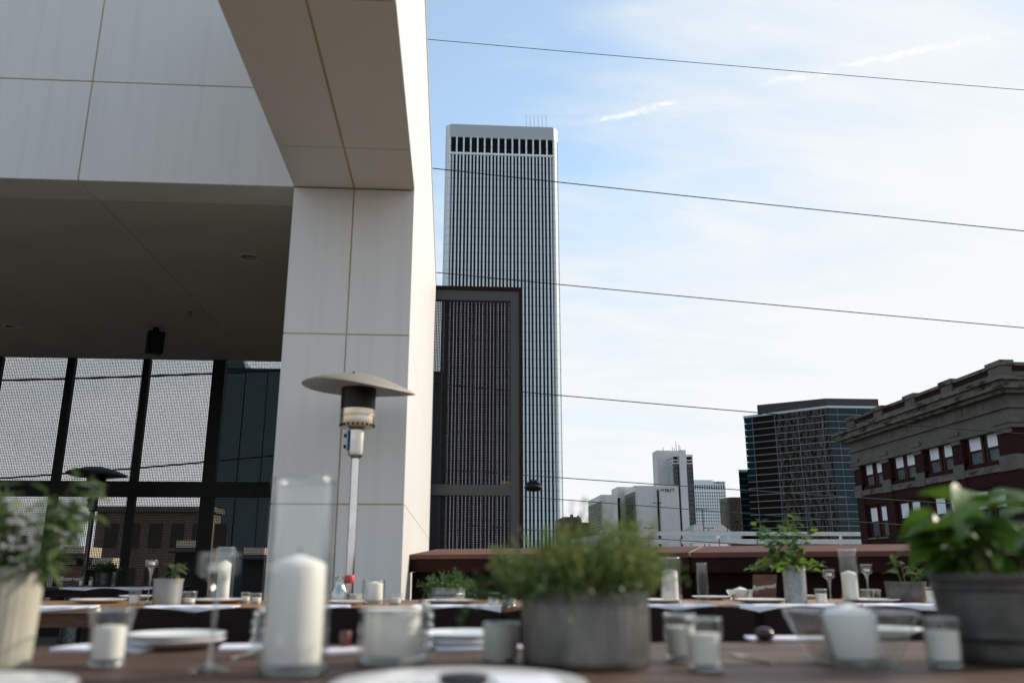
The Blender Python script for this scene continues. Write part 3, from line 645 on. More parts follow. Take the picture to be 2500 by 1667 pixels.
def pot(t, x, y, z, r, h, m, rb=None, ribs=0, bands=(), name='pot'):
    rb = rb or r; w_ = .004; n = max(48, ribs*4)
    prof = [(rb*.97,0),(rb,.004)]
    K = 10
    for i in range(1,K):
        u = i/K; prof.append((rb+(r-rb)*u, .004+(h-.008)*u))
    for bz in bands: prof += [(rb+(r-rb)*bz, h*bz-.004),(rb+(r-rb)*bz+.003,h*bz-.001),(rb+(r-rb)*bz+.003,h*bz+.001),(rb+(r-rb)*bz,h*bz+.004)]
    prof.sort(key=lambda q: q[1]); prof += [(r+.003,h-.003),(r+.003,h),(r-w_,h),(r-w_,h-.03),(r*.93,h-.031)]
    fn = (lambda rr,zz_,a: rr+(.0015*r/.12)*math.cos(ribs*a) if .006 < zz_ < h-.004 and rr > r*.9*min(1,rb/r) else rr) if ribs else None
    part(name, MB().lathe(prof, n, (x,y,z), fn), m, t, 50)
    part('soil', MB().lathe([(r*.94,h-.022),(r*.5,h-.016),(.001,h-.014)], 24, (x,y,z)), M['soil'], t, 50)

# ============ foreground table, left to right
rng = random.Random(11)
x, y, r, h = fit(-93,99,1385,1640)
t = thing('potted_oregano', 'weathered whitewashed tall pot of leafy oregano at the left edge', 'potted plant', (x,y,TZ), 'potted herbs')
pot(t, x, y, TZ, r, h, M['whitewash'], r*.95, 26)
LM = [leafmesh('leaf_a',M['leaf_grey'],.5,.3,.35), leafmesh('leaf_b',M['leaf_dk'],.55,.35,.2), leafmesh('leaf_c',M['leaf_grey'],.45,.2,.5), leafmesh('leaf_d',M['leaf_dk'],.5,.25,.4)]
stems_leaves(t, (x+.02,y,TZ+h-.03), r*1.15, 30, .25, .095, 10, .040, LM, .0014, .18, .12, .35, rng)
# flared glass with a short candle
x, y, r, h = fit(205,328,1488,1632); t = thing('flared_candle_glass', 'flared drinking glass shaped candle cup with short white candle, front left', 'candle holder', (x,y,TZ), 'glass candle cups')
def vase_flare(t, x, y, r, h, rb, z=TZ):
    part('glass', MB().lathe([(rb*.93,.0005),(rb,.004),(rb,h*.5),(rb*1.04,h*.62),(r*.92,h*.87),(r,h),(r-.002,h),(rb*1.0-.001,h*.62),(rb-.003,.5*h),(rb-.003,.014),(.001,.013)],40,(x,y,z)), M['glass'], t, 50)
    part('rim', MB().ring(r-.001,h,.0018,(x,y,z),40), M['glass_rim'], t, 80); part('foot_ring', MB().ring(rb*.95,.004,.0038,(x,y,z),40), M['glass_rim'], t, 80)
    part('glass_base', MB().lathe([(rb*.9,.0002),(rb+.0006,.003),(rb+.0006,.012),(.001,.0125)],40,(x,y,z)), M['glass_thick'], t, 50)
vase_flare(t, x, y, r, h, r*.78)
pillar(x+.001, y, TZ+.014, r*.66, h*.60, 'short white candle inside the flared glass at front left', peak=.06)
stem_holder(472,578,1352,1412,1642,'tall stemmed glass candle holder standing left of the big pillar candle')
x, y, r, h = cyl_vase((648,814,1172,1655), 'tallest clear cylinder vase, holding the big pillar candle')
cw_ = (798-662)/2*mpp((x,y,TZ+.1)); pillar(x-.003, y, TZ+.019, cw_, atY(728,1352,y).z-TZ-.019, 'largest white pillar candle in the tall foreground vase')
x, y, r, h = cyl_vase((872,1046,1488,1630), 'squat clear glass cylinder around a wide candle, centre left')
pillar(x-.002, y, TZ+.019, 68*mpp((x,y,TZ)), atY(950,1482,y).z-TZ-.019, 'wide squat white candle in the low cylinder glass', peak=.03)
# stack of glass baubles (stems of cut glass holders) seen behind the vases
def bauble(px, ytop, ybase, label):
    x, y, r, h = fit(px-24, px+24, ytop, ybase); t = thing('bubble_glass_candlestick', label, 'candle holder', (x,y,TZ), 'bubble glass candlesticks')
    prof = [(r*1.2,.0005),(r*1.2,.004),(r*.4,.008)]; k = 4; bh_ = (h-.02)/k
    for i in range(k):
        for a in range(1,8):
            an = math.pi*a/8; prof.append((r*.35+r*.6*math.sin(an), .008+bh_*(i+(1-math.cos(an))/2)))
    prof += [(r*.6,h-.008),(r*.8,h-.004),(r*.8,h),(.001,h-.004)]
    part('glass_stem', MB().lathe(prof,28,(x,y,TZ)), M['glass_thick'], t, 60)
    part('candle_stub', MB().lathe([(r*.4,h-.003),(r*.4,h+.006),(.001,h+.008)],16,(x,y,TZ)), M['wax'], t, 50)
bauble(634,1492,1606,'bubble stemmed glass candlestick just left of the big vase')
bauble(1036,1476,1600,'bubble stemmed glass candlestick right of the squat cylinder glass')
votive((1178,1268,1520,1618),'frosted votive glass left of the ribbed thyme pot', frost=True)
# big ribbed pot of thyme
x, y, r, h = fit(1272,1586,1443,1640); t = thing('potted_thyme', 'wide ribbed galvanised pot overflowing with thyme, centre foreground', 'potted plant', (x,y,TZ), 'potted herbs')
pot(t, x, y, TZ, r, h, mat('ribbed_zinc',(0.25,0.245,0.23),0.46,0.92,c2=(0.13,0.13,0.125),scale=14,stretch=(1,1,.4)), r*.985, 48)
bushy(t, (x,y,TZ+h-.02), r*.92, 640, .185, .085, M['thyme'], .0080, 36, .0006, trail=.03)
bushy(t, (x-.05,y-.01,TZ+h-.02), r*.95, 140, .14, .13, M['leaf_dk'], .009, 26, .0007, name='trailing_foliage', trail=.10, seed=9)
votive((1620,1702,1500,1618),'rear of the two clear votive glasses right of the thyme pot', lvl=.75)
votive((1672,1766,1510,1642),'front of the two clear votive glasses right of the thyme pot', lvl=.72)
# square flared bowl with candle
bx, by, br, bh = fit(1978,2172,1492,1632)
t = thing('square_glass_bowl', 'square flared glass bowl holding a stout candle, front right', 'candle holder', (bx,by,TZ))
def sqbowl(t, x, y, z, b, tp, h, w_=.004, rot=.0):
    def ring(hw, zz_): 
        c_, s_ = math.cos(rot), math.sin(rot)
        return [Vector((x+(u*c_-v*s_)*hw, y+(u*s_+v*c_)*hw, z+zz_)) for u,v in ((-1,-1),(1,-1),(1,1),(-1,1))]
    o0, o1, i1, i0 = ring(b,.001), ring(tp,h), ring(tp-w_,h), ring(b-w_,.013)
    vs = o0+o1+i1+i0; fs = [(3,2,1,0),(12,13,14,15)]
    for k in range(4):
        j = (k+1)%4; fs += [(k,j,4+j,4+k),(4+k,4+j,8+j,8+k),(8+k,8+j,12+j,12+k)]
    part('glass', MB().add(vs, fs), M['glass'], t)
    part('thick_base', MB().box(x-b*.97,x+b*.97,y-b*.97,y+b*.97,z+.0002,z+.0125), M['glass_thick'], t)
    e = MB(); r2 = ring(tp+.0005,h+.0005)
    for k in range(4): e.tube([r2[k],r2[(k+1)%4]],.0022,10)
    part('rim', e, M['glass_rim'], t, 60)
    for k in range(4): part('edge', MB().tube([o0[k]+Vector((0,0,.003)),o1[k]],.0024,10), M['glass_rim'], t, 60)
sqbowl(t, bx, by, TZ, br*.80, 118*mpp((bx,by,TZ)), bh)
pillar(bx+.002, by, TZ+.014, 64*mpp((bx,by,TZ)), atY(2080,1470,by).z-TZ-.014, 'stout white candle with pointed top in the square glass bowl', peak=.22)
votive((2252,2352,1508,1632),'frosted votive glass beside the basil bucket, far right front', frost=False, lvl=.74)
# basil bucket
x, y, r, h = fit(2272,2600,1400,1632); t = thing('potted_basil', 'dull galvanised bucket of large leaved basil at the right edge', 'potted plant', (x,y,TZ), 'potted herbs')
pot(t, x, y, TZ, r, h, M['galv_dark'], r*.86, 0, (.3,.85))
LB = [leafmesh('basil_a',M['leaf_basil'],.62,.35,.45,8), leafmesh('basil_b',M['leaf_basil'],.68,.45,.6,8), leafmesh('basil_c',M['leaf_basil'],.58,.3,.3,8)]
stems_leaves(t, (x-.015,y-.02,TZ+h-.02), r*.9, 17, .20, .10, 5, .086, LB, .0032, .12, .3, .3, random.Random(5))
# plates, napkins on the foreground table
def plate_at(x, y, r, label, hgt):
    for i in range(2):
        zz_ = TZ+i*.010+.001
        mb = MB().lathe([(r*.55,0),(r*.6,.002),(r*.78,.008),(r*.985,hgt),(r,hgt+.002),(r*.985,hgt+.0035),(r*.76,.0115),(r*.6,.006),(.001,.005)], 64, (x,y,zz_))
        solo('dinner_plate', mb, M['plate'], label if i == 0 else label+', the upper one', 'plate', (x,y,zz_), 'white dinner plates', 50)
    return x, y, r
q = atZ(1122,1700,TZ+.02); x, y, r = plate_at(q.x*1.20/q.y, 1.20, .170, 'white plate with black disc at the bottom centre edge', .018)
solo('slate_disc', MB().lathe([(.030,0),(.034,.004),(.034,.010),(.030,.013),(.001,.014)],32,(x+.005,y+.015,TZ+.026)), M['olive'], 'small black disc lying on the bottom centre plate','disc',(x+.005,y+.015,TZ+.026),None,50)
napkin(x+.09,y-.02,.08,.16,4,'white napkin folded on the right side of the centre plate', z=TZ+.026)
sh = leafmesh('sprig_leaf',M['leaf_pars'],.35,.3,.2)
def sprig(x, y, z, label, n=7):
    t = thing('herb_sprig', label, 'herb', (x,y,z), 'green herb sprigs on plates'); part('stem', MB().tube([(x-.03,y-.005,z+.002),(x,y,z+.004),(x+.03,y+.004,z+.003)],.001,5), M['stem'], t)
    for i in range(n): sharelink('leaf', sh, t, leafmtx(Vector((x-.028+.058*i/n,y,z+.004)), (random.uniform(-1,1),(-1)**i,.3), 0, .018))
sprig(x-.06, y-.02, TZ+.024, 'green herb sprig on the bottom centre plate')
x, y, r = plate_at(-.655, 1.19, .168, 'white plate cut off by the bottom left corner', .018)
sprig(x+.06, y-.0, TZ+.024, 'green herb sprig on the bottom left plate')
x, y, r = plate(300,552,1592,'white plate on the far side of the front table, behind the stemmed glass', stack=2)
napkin(x-.13,y-.03,.22,.13,-14,'white napkin lying left of the far side plate at front left'); napkin(x+.16,y-.02,.10,.12,10,'small white napkin end right of the same front left plate')
x, y, r = plate(1020,1250,1588,'white plate between the squat candle glass and the frosted votive', stack=2)
napkin(x+.03,y-.07,.20,.10,6,'white napkin before the plate left of the thyme pot')
x, y, r = plate(2010,2260,1560,'white plate half hidden behind the square glass bowl')
napkin(1.02*atZ(1900,1560,TZ).x, atZ(1900,1560,TZ).y-.02,.20,.10,-6,'white napkin left of the square bowl on the far table edge')
napkin(atZ(1420,1560,TZ).x, yf-.06,.22,.09,3,'white napkin on the far table edge behind the thyme pot')
p = atZ(842,1588,TZ); t = thing('red_bottle_stopper','small dark red glass cup with bright base behind the vase','cup',(p.x,p.y,TZ)); part('cup', MB().lathe([(.010,0),(.011,.004),(.013,.040),(.011,.042),(.001,.038)],20,(p.x,p.y,TZ)), M['red_glass'], t, 50)
napkin(p.x+.02,p.y-.03,.14,.08,20,'white napkin under the small red cup')
p = atZ(1868,1566,TZ); solo('dark_plum', MB().lathe([(.001,0),(.016,.004),(.024,.014),(.022,.026),(.012,.034),(.001,.036)],24,(p.x,p.y,TZ)), mat('plum_skin',(0.03,0.012,0.02),0.2), 'round dark fruit on the table right of the votive pair','fruit',(p.x,p.y,TZ),None,60)

# ============ second table, left to right
E_ = yb0
x, y, r = plate(168,312,1474,'white plate at the left end of the second table'); napkin(x+.02,E_+.05,.36,.13,4,'napkin under the leftmost plate of the second table',edge=E_)
plate(288,372,1463,'white plate on the far side of the second table by the stained pot')
votive((313,344,1441,1478),'votive glass at the left end of the second table, before the far plate',lvl=.7)
stem_holder(350,382,1368,1384,1476,'stemmed glass holder left of the stained sage pot')
def sage(spec, label, m, ribs, seed, hgt, n=5, leaf=.07, per=4):
    x, y, r, h = fit(*spec); t = thing('potted_sage', label, 'potted plant', (x,y,TZ), 'potted herbs'); pot(t, x, y, TZ, r, h, m, r*.95, ribs)
    S = [leafmesh('sage_a',M['leaf_sage'],.36,.3,.35,7), leafmesh('sage_b',M['leaf_sage2'],.42,.3,.5,7), leafmesh('sage_c',M['leaf_sage'],.33,.2,.2,7)]
    stems_leaves(t, (x+.01,y,TZ+h-.02), r*.5, n, hgt, .06, per, leaf, S, .0032, .1, .35, .3, random.Random(seed), flat=.5)
    return t
sage((372,446,1412,1478),'rust stained metal pot of sage left of the stemmed glass','' or M['galv_rust'],0,4,.14,5,.060,5)
votive((441,481,1444,1476),'clear votive glass right of the stained sage pot',lvl=.5)
x, y, r = plate(448,608,1474,'white plate behind the foreground stemmed holder on the second table'); napkin(x+.03,E_+.05,.42,.14,-5,'napkin under the plate right of the stained sage pot',edge=E_)
x, y, r, h = cyl_vase((523,572,1336,1468),'cylinder vase with candle behind the foreground stemmed holder')
pillar(x,y,TZ+.019,r*.66,h*.70,'white candle in the left vase of the second table',24)
votive((588,612,1446,1472),'left one of two tiny votives left of the big pillar candle'); votive((612,640,1448,1474),'right one of two tiny votives left of the big pillar candle')
# decanter and dishes
x, y, r, h = fit(806,852,1404,1474); t = thing('glass_carafe','small clear glass carafe at the foot of the steel heater','carafe',(x,y,TZ))
part('glass', MB().lathe([(r*.9,.0005),(r,.006),(r,h*.42),(r*.55,h*.62),(r*.5,h*.85),(r*.66,h),(r*.62,h),(r*.46,h*.85),(r*.5,h*.62),(r*.94,h*.42),(r*.94,.010),(.001,.009)],32,(x,y,TZ)), M['glass_thick'], t, 50)
part('rim', MB().lathe([(r*.6,h-.001),(r*.70,h-.001),(r*.70,h+.001),(r*.6,h+.001)],32,(x,y,TZ)), M['glass_rim'], t, 60)
x, y, r, h = fit(852,888,1442,1468)
for i in range(3): solo('small_dish', MB().lathe([(r*.6,0),(r*.95,.010),(r,.014),(r*.95,.014),(r*.55,.004),(.001,.003)],32,(x,y,TZ+i*.013+.001)), M['plate'], ('lowest','middle','topmost')[i]+' small white dish in the stack beside the carafe','dish',(x,y,TZ+i*.013+.001),'small white dishes',50)
napkin(x-.08,E_+.04,.26,.13,8,'napkin hanging from the second table below the carafe',edge=E_)
plate(800,890,1478,'white plate under the carafe end of the second table')
x, y, r, h = cyl_vase((884,940,1416,1474),'short wide candle glass in front of the white column'); pillar(x+.006,y,TZ+.019,r*.72,h*.80,'short candle in the wide glass before the white column',24)
votive((950,982,1448,1477),'votive glass at the right foot of the white column')
x, y, r = plate(1035,1168,1476,'white plate in front of the trailing herb tin'); napkin(x+.03,E_+.045,.44,.13,-4,'napkin under the plate before the trailing herb tin',edge=E_)
x, y, r, h = fit(1018,1042,1461,1468); solo('small_dish', MB().lathe([(r*.6,0),(r,.010),(r*.9,.010),(.001,.003)],24,(x,y,TZ+.001)), M['plate'],'tiny white dish left of the trailing herb tin','dish',(x,y,TZ+.001),'small white dishes',50)
x, y, r, h = fit(1044,1136,1432,1470); t = thing('potted_rosemary','low metal tin of trailing green herbs beside the white column','potted plant',(x,y,TZ),'potted herbs')
pot(t, x, y, TZ, r, h, M['galv'], r*.98, 0, (.5,))
bushy(t, (x,y,TZ+h-.015), r*.9, 240, .115, .09, M['rosem'], .011, 26, .0007, trail=.10, seed=21)
votive((1190,1220,1446,1480),'votive glass between trailing herb tin and thyme pot',lvl=.7); votive((1226,1262,1452,1480),'votive glass almost hidden by the thyme pot',lvl=.6)
stem_holder(1236,1262,1356,1378,1470,'stemmed glass holder half hidden left behind the thyme')
x, y, r = plate(1540,1662,1474,'white plate right of the thyme pot on the second table'); napkin(x+.02,E_+.045,.40,.13,3,'napkin under the plate right of the thyme pot',edge=E_)
x, y, r, h = cyl_vase((1610,1664,1361,1473),'cylinder vase with candle right of the thyme pot'); pillar(x-.004,y,TZ+.019,r*.73,atY(1635,1387,y).z-TZ-.019,'white candle in the vase right of the thyme pot',24)
cyl_vase((1702,1729,1375,1478),'slim empty glass tube vase on the second table')
plate(1688,1782,1465,'white plate on the far side behind the slim glass tube')
x, y, r, h = fit(1782,1842,1440,1466); t = thing('square_glass_bowl','small square glass bowl of candle left of the lettered wood sign','candle holder',(x,y,TZ)); sqbowl(t,x,y,TZ,r*.7,r*.98,h,.003)
pillar(x-.01,y,TZ+.014,r*.56,.062,'pointed white candle in the small square bowl left of the sign',24,peak=.22)
x, y, r = plate(1792,1928,1474,'white plate before the lettered wood sign'); napkin(x+.0,E_+.045,.50,.16,5,'napkin draped over the table edge below the wood sign',edge=E_)
# wooden sign
p = atZ(1868,1466,TZ); t = thing('reserved_sign','small brown wood tent sign with white handwritten lettering','sign',(p.x,p.y+.03,TZ))
k = mpp(p); hw = 31*k; hh = 62*k; sk = 12*k
fr_ = [(p.x-hw,p.y,TZ+.001),(p.x+hw*.86,p.y,TZ+.001),(p.x+hw+sk,p.y+.05,TZ+hh),(p.x-hw*.55+sk*.0,p.y+.05,TZ+hh)]
bk_ = [(a,b+.008,c_) for a,b,c_ in fr_]
part('board', MB().add(fr_+bk_,[(0,1,2,3),(7,6,5,4),(0,4,5,1),(1,5,6,2),(2,6,7,3),(3,7,4,0)]), M['sign_wood'], t)
part('stand', MB().bar((p.x+hw*.2,p.y+.055,TZ+hh*.95),(p.x+hw*.4,p.y+.12,TZ+.004),.03,.006), M['sign_wood'], t)
fc = bpy.data.curves.new('lettering','FONT'); fc.body = 'Reserved'; fc.size = hh*.25; fc.shear = .45; fc.extrude = .0006; fc.align_x = 'CENTER'; fc.align_y = 'CENTER'; fc.materials.append(M['chalk'])
tl = math.atan2(hh,.05)
textmesh('lettering', fc, t, (p.x+.004,p.y+.0225,TZ+hh*.52), (tl,R(-6),0))
# parsley pot
x, y, r, h = fit(1912,1969,1381,1476); t = thing('potted_parsley','tall grey bucket of bright sprawling parsley on the second table','potted plant',(x,y,TZ),'potted herbs')
pot(t, x, y, TZ, r, h, M['galv'], r*.95, 0, (.9,))
PL = [leafmesh('parsley_a',M['leaf_pars'],.75,.3,.3,5), leafmesh('parsley_b',M['leaf_lime'],.8,.3,.4,5), leafmesh('parsley_c',M['leaf_pars'],.6,.4,.2,5)]
stems_leaves(t, (x-.035,y,TZ+h-.03), r, 26, .38, .15, 8, .040, [PL[0],PL[2],PL[0],PL[1]], .0016, .15, .25, .35, random.Random(8), cap=180)
stems_leaves(t, (x-.035,y-.01,TZ+h-.03), r, 18, .17, .22, 7, .046, [PL[1],PL[1],PL[0]], .0016, 1.0, .3, .3, random.Random(18), cap=120)
votive((1989,2020,1438,1476),'votive glass right of the parsley bucket',lvl=.7)
stem_holder(2010,2041,1391,1411,1474,'shorter stemmed glass holder between parsley bucket and vase')
x, y, r, h = cyl_vase((2048,2098,1341,1470),'cylinder vase with candle right of the parsley bucket'); pillar(x-.002,y,TZ+.019,r*.78,atY(2072,1392,y).z-TZ-.019,'white candle in the right vase of the second table',24)
stem_holder(2103,2133,1378,1400,1470,'taller stemmed glass holder left of the ribbed sage tin')
x, y, r, h = fit(2106,2144,1439,1466); t = thing('square_glass_bowl','tiny square glass cup under the taller stemmed holder','candle holder',(x,y,TZ)); sqbowl(t,x,y,TZ,r*.8,r,h,.003)
plate(1965,2010,1462,'white plate sliver right of the parsley bucket, far side')
x, y, r = plate(2058,2200,1474,'white plate before the right cylinder vase'); napkin(x+.02,E_+.045,.44,.13,-3,'napkin under the plate before the right vase',edge=E_)
sage((2161,2263,1419,1472),'low ribbed metal tin of sage on the second table at right',M['galv_dark'],40,2,.165,4,.078,6)
votive((2258,2290,1434,1476),'votive glass right of the ribbed sage tin',lvl=.8)
# forks
def fork(px, py, a, label):
    p = atZ(px, py, TZ); t = thing('fork', label, 'fork', (p.x,p.y,TZ), 'silver forks'); d = Vector((math.cos(a),math.sin(a),0)); n_ = Vector((-d.y,d.x,0))
    q = Vector((p.x,p.y,TZ+.003)); part('handle', MB().tube([q-d*.09,q,q+d*.03],[.004,.002,.0025],6), M['steel'], t, 60)
    f_ = MB().obox(q+d*.045, d*.018, n_*.011, (0,0,.0012))
    for i in range(4): f_.obox(q+d*.08+n_*(-.009+.006*i), d*.02, n_*.0013, (0,0,.001))
    part('tines', f_, M['steel'], t)
for a in ((1440,1600,1.4,'fork on the front table behind the thyme pot'),(1835,1610,1.7,'fork on the front table left of the square bowl'),(600,1600,1.5,'fork on the front table left of the big vase'),(1765,1478,1.3,'fork on the second table left of the wood sign'),(2005,1474,1.0,'fork right of the parsley bucket'),(2278,1476,1.2,'fork beside the ribbed sage tin'),(1245,1482,1.4,'fork left behind the thyme pot')): fork(*a)

# ============ third table in the shade of the pavilion
y3 = atZ(250,1434,TZ).y; x3a, x3b = atZ(60,1434,TZ).x, atZ(420,1434,TZ).x
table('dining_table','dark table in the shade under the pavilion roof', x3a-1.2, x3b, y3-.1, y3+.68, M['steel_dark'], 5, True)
for i, px in enumerate((160,215,300,365)):
    p = atZ(px,1436,TZ); napkin(p.x, y3-.02,.34,.2,3*i-4,('leftmost','second','third','rightmost')[i]+' napkin on the dark shaded table', edge=y3-.098)
x, y, r, h = fit(233,276,1396,1430); t = thing('potted_herbs','dark silhouetted bucket of herbs on the shaded table','potted plant',(x,y,TZ),'potted herbs'); pot(t,x,y,TZ,r,h,M['galv_dark'],r*.9)
bushy(t,(x,y,TZ+h-.02),r*.9,120,.14,.07,M['leaf_dk'],.03,14,.001,seed=31)
p = atZ(166,1431,TZ); t = thing('reserved_sign','dark lettered wood sign on the shaded table','sign',(p.x,p.y,TZ)); k = mpp(p)
part('board', MB().hexa([(p.x-24*k,p.y,TZ+.001),(p.x+24*k,p.y,TZ+.001),(p.x+24*k,p.y+.02,TZ+.001),(p.x-24*k,p.y+.02,TZ+.001)],[(p.x-20*k,p.y+.04,TZ+48*k),(p.x+30*k,p.y+.04,TZ+48*k),(p.x+30*k,p.y+.06,TZ+48*k),(p.x-20*k,p.y+.06,TZ+48*k)]), M['sign_wood'], t)
fc2 = fc.copy(); fc2.size = 14*k; textmesh('lettering', fc2, t, (p.x+2*k,p.y+.006,TZ+18*k), (R(78),0,0))
votive((192,205,1408,1431),'left tiny glass on the shaded table'); votive((216,228,1408,1431),'right tiny glass on the shaded table, by the bucket')
cyl_vase((272,284,1396,1430),'slim glass on the shaded table right of the dark bucket')
for i, px in enumerate((180,330)):
    p = atZ(px,1440,TZ); c_ = chair(p.x, y3-.35, ('left','right')[i]+' black chair at the shaded table'); c_['group'] = 'black chairs at the shaded table'

# ------------------------------------------------------------------ overhead cables
def cable(a, b, Ya, Yb, r, sag, label, m='cable'):
    A_, B_ = atY(*a, Ya), atY(*b, Yb); d = B_-A_; A_ = A_-d*.35; B_ = B_+d*.35; pts = []
    for i in range(33): u = i/32; q = A_.lerp(B_,u); q.z -= sag*(4*u*(1-u)-.82); pts.append(q)
    solo('overhead_cable', MB().tube(pts, r, 6), M[m], label, 'cable', tuple(A_), 'overhead wires crossing the sky', 60)
cable((1041,97),(2500,221),20,20,.0090,.05,'topmost thin cable high across the sky')
cable((1055,412),(2500,565),20,20,.0125,.06,'second cable from the top, crossing the skyscraper below its louvres')
cable((1065,666),(2500,801),20,20,.0115,.05,'third cable, passing just above the rust framed screen')
cable((1278,958),(2500,1060),22,22,.0125,.08,'fourth cable, from the rust screen down to the brick cornice')
cable((1278,1160),(2500,1240),30,30,.016,.06,'upper one of the two low greenish wires over the hotel roof','cable_teal')
cable((1278,1212),(2300,1288),30,30,.015,.05,'lower one of the two low greenish wires, crossing the hotel facade','cable_teal')
cable((1330,1296),(1860,1331),30,30,.014,.05,'lowest greenish wire dipping to the garage','cable_teal')
cable((-40,930),(530,912),24,24,.030,.05,'upper wire seen through the mesh screen at left'); cable((0,1168),(505,1128),24,24,.024,.05,'lower wire seen through the mesh screen at left')

# ------------------------------------------------------------------ skyscraper
YB = 345.0
tx0, tx1 = atY(1099,315,YB).x, atY(1351.5,315,YB).x
ttop = atY(1225,308,YB).z; lv1 = atY(1225,338,YB).z; lv0 = atY(1225,374,YB).z; st = atY(1225,380,YB).z
DPT = 52; ch = 2.0
tw = thing('skyscraper','tall pale skyscraper with vertical dark window strips','building',((tx0+tx1)/2,YB+DPT/2,GZ))
M['tw_white'] = gridmat('pale_marble_mullion',(0.74,0.80,0.83),(0.42,0.44,0.46),(0,0,3.95),(0,0,st),.32,.55)
M['tw_white_g'] = gridmat('pale_marble_panels',(0.70,0.74,0.76),(0.42,0.45,0.47),(1.42,1.42,3.95),(tx0,YB,st),.16,.55)
M['tw_glass'] = facade_glass('skyscraper_glass',(0.008,0.034,0.046),(0.005,0.016,0.022),.02,.1,.2,.12)
M['louvre'] = mat('louvre_black',(0.012,0.013,0.015),.7, spec=0.1)
X0, X1, Y0_, Y1_ = tx0-ch, tx1+ch, YB, YB+DPT
outl = [(X0,Y0_+ch),(tx0,Y0_),(tx1,Y0_),(X1,Y0_+ch),(X1,Y1_-ch),(tx1,Y1_),(tx0,Y1_),(X0,Y1_-ch)]
inn = [(X0+.05,Y0_+ch+.3),(tx0+.05,Y0_+ch+.3),(tx0+.05,Y0_+.9),(tx1-.05,Y0_+.9),(tx1-.05,Y0_+ch+.3),(X1-.9,Y0_+ch+.3),(X1-.9,Y1_-ch),(tx1,Y1_-.9),(tx0,Y1_-.9),(X0+.9,Y1_-ch)]
part('glazing', MB().box(tx0-.5,tx1+.5,YB+.9,Y1_-.9,GZ,lv1).box(X0+.9,X1-.9,YB+ch+.2,Y1_-ch-.2,GZ,lv1), M['tw_glass'], tw)
part('crown', MB().prism(outl, lv1+.02, ttop), M['tw_white_g'], tw)
part('crown_cap', MB().prism([(x_*0+ (x_-(tx0+tx1)/2)*.985+(tx0+tx1)/2, (y_-(Y0_+Y1_)/2)*.985+(Y0_+Y1_)/2) for x_,y_ in outl], ttop, ttop+.5), M['tw_white_g'], tw)
for (a,b) in (((X0,Y0_+ch),(tx0,Y0_)),((tx1,Y0_),(X1,Y0_+ch)),((X1,Y1_-ch),(tx1,Y1_)),((tx0,Y1_),(X0,Y1_-ch))):
    c0 = Vector(((tx0+tx1)/2,(Y0_+Y1_)/2)); a_, b_ = Vector(a), Vector(b); n_ = ((a_+b_)/2-c0).normalized()*1.2
    part('corner_pier', MB().prism([a,b,tuple(b_-n_),tuple(a_-n_)], GZ, lv1), M['tw_white_g'], tw)
NB = 15; bw = (tx1-tx0)/NB
pier = MB().box(-.23*bw*.5,.23*bw*.5,0,.95,GZ,lv1).mesh('pier', M['tw_white'])
mull = MB().box(-.088*bw,.088*bw,0.06,.9,GZ,lv0).mesh('mullion', M['tw_white'])
lou = MB()
for i in range(9): lou.box(-.35*bw,.35*bw,.45,.8,lv0+.5+i*(lv1-lv0-.6)/9,lv0+.5+i*(lv1-lv0-.6)/9+.45)
lou = lou.box(-.37*bw,.37*bw,.8,.88,lv0,lv1).mesh('louvre', M['louvre'])
for i in range(NB+1): inst('pier', pier, tw, (tx0+i*bw,YB,0))
for i in range(NB):
    inst('mullion', mull, tw, (tx0+(i+.5)*bw,YB,0)); inst('louvre', lou, tw, (tx0+(i+.5)*bw,YB,0))
part('lintel', MB().box(tx0+.2,tx1-.2,YB+.02,YB+.95,st,lv0-.2), M['tw_white'], tw)
NS = 15; bs = (DPT-2*ch)/NS
for i in range(NS+1): inst('pier', pier, tw, (X1,YB+ch+i*bs,0), (0,0,math.pi/2))
for i in range(NS): inst('mullion', mull, tw, (X1,YB+ch+(i+.5)*bs,0), (0,0,math.pi/2))
for i in range(6):
    px = 1284.5+i*9.8; q = atY(px,308,YB+8); part('antenna', MB().tube([(q.x,YB+8,ttop),(q.x,YB+8,ttop+11)],.08,5).box(q.x-.35,q.x+.35,YB+7.6,YB+8.4,ttop,ttop+2.2), M['cable'], tw)
part('penthouse', MB().box(atY(1247,308,YB+4).x,tx1-2,YB+4,YB+20,ttop,ttop+2.0), M['tw_white_g'], tw)

# ------------------------------------------------------------------ corner glass office
YG = 440.0
M['winpane'] = mat('dark_window_pane',(0.022,0.028,0.038),.5, spec=0.06)
M['brown_granite'] = mat('brown_granite',(0.060,0.040,0.034),.5,c2=(0.045,0.03,0.026),scale=.3)
cg = atY(2019.5,990,YG); gt = cg.z; gdir = (-math.cos(R(45)), math.sin(R(45)), 0)
Lp = atV(1815.5,1022,cg,gdir); glen = (Vector((Lp.x,Lp.y))-Vector((cg.x,cg.y))).length
go = thing('glass_office_tower','dark blue glass office tower with chamfered corner and white roof edge','building',(cg.x,cg.y+20,GZ))
M['gl_teal'] = facade_glass('teal_glass_pane',(0.005,0.023,0.036),(0.008,0.033,0.046),.03,.12,.12,.18)
M['gl_wavy'] = facade_glass('wavy_glass_pane',(0.004,0.004,0.004),(0.009,0.007,0.005),1.0,.45,.02,.42,(1,1,.4))
M['gl_dark'] = facade_glass('dark_brown_pane',(0.008,0.007,0.006),(0.012,0.010,0.007),.05,.2,.3,.10)
M['gl_line'] = mat('white_metal_line',(0.33,0.36,0.38),.5)
M['gl_fascia'] = mat('white_roof_fascia',(0.58,0.62,0.66),.5)
gd = Vector((gdir[0],gdir[1])); gn = Vector((gdir[1],-gdir[0]))*-1
c2 = Vector((cg.x,cg.y)); rw = 62.0; le = c2+gd*glen
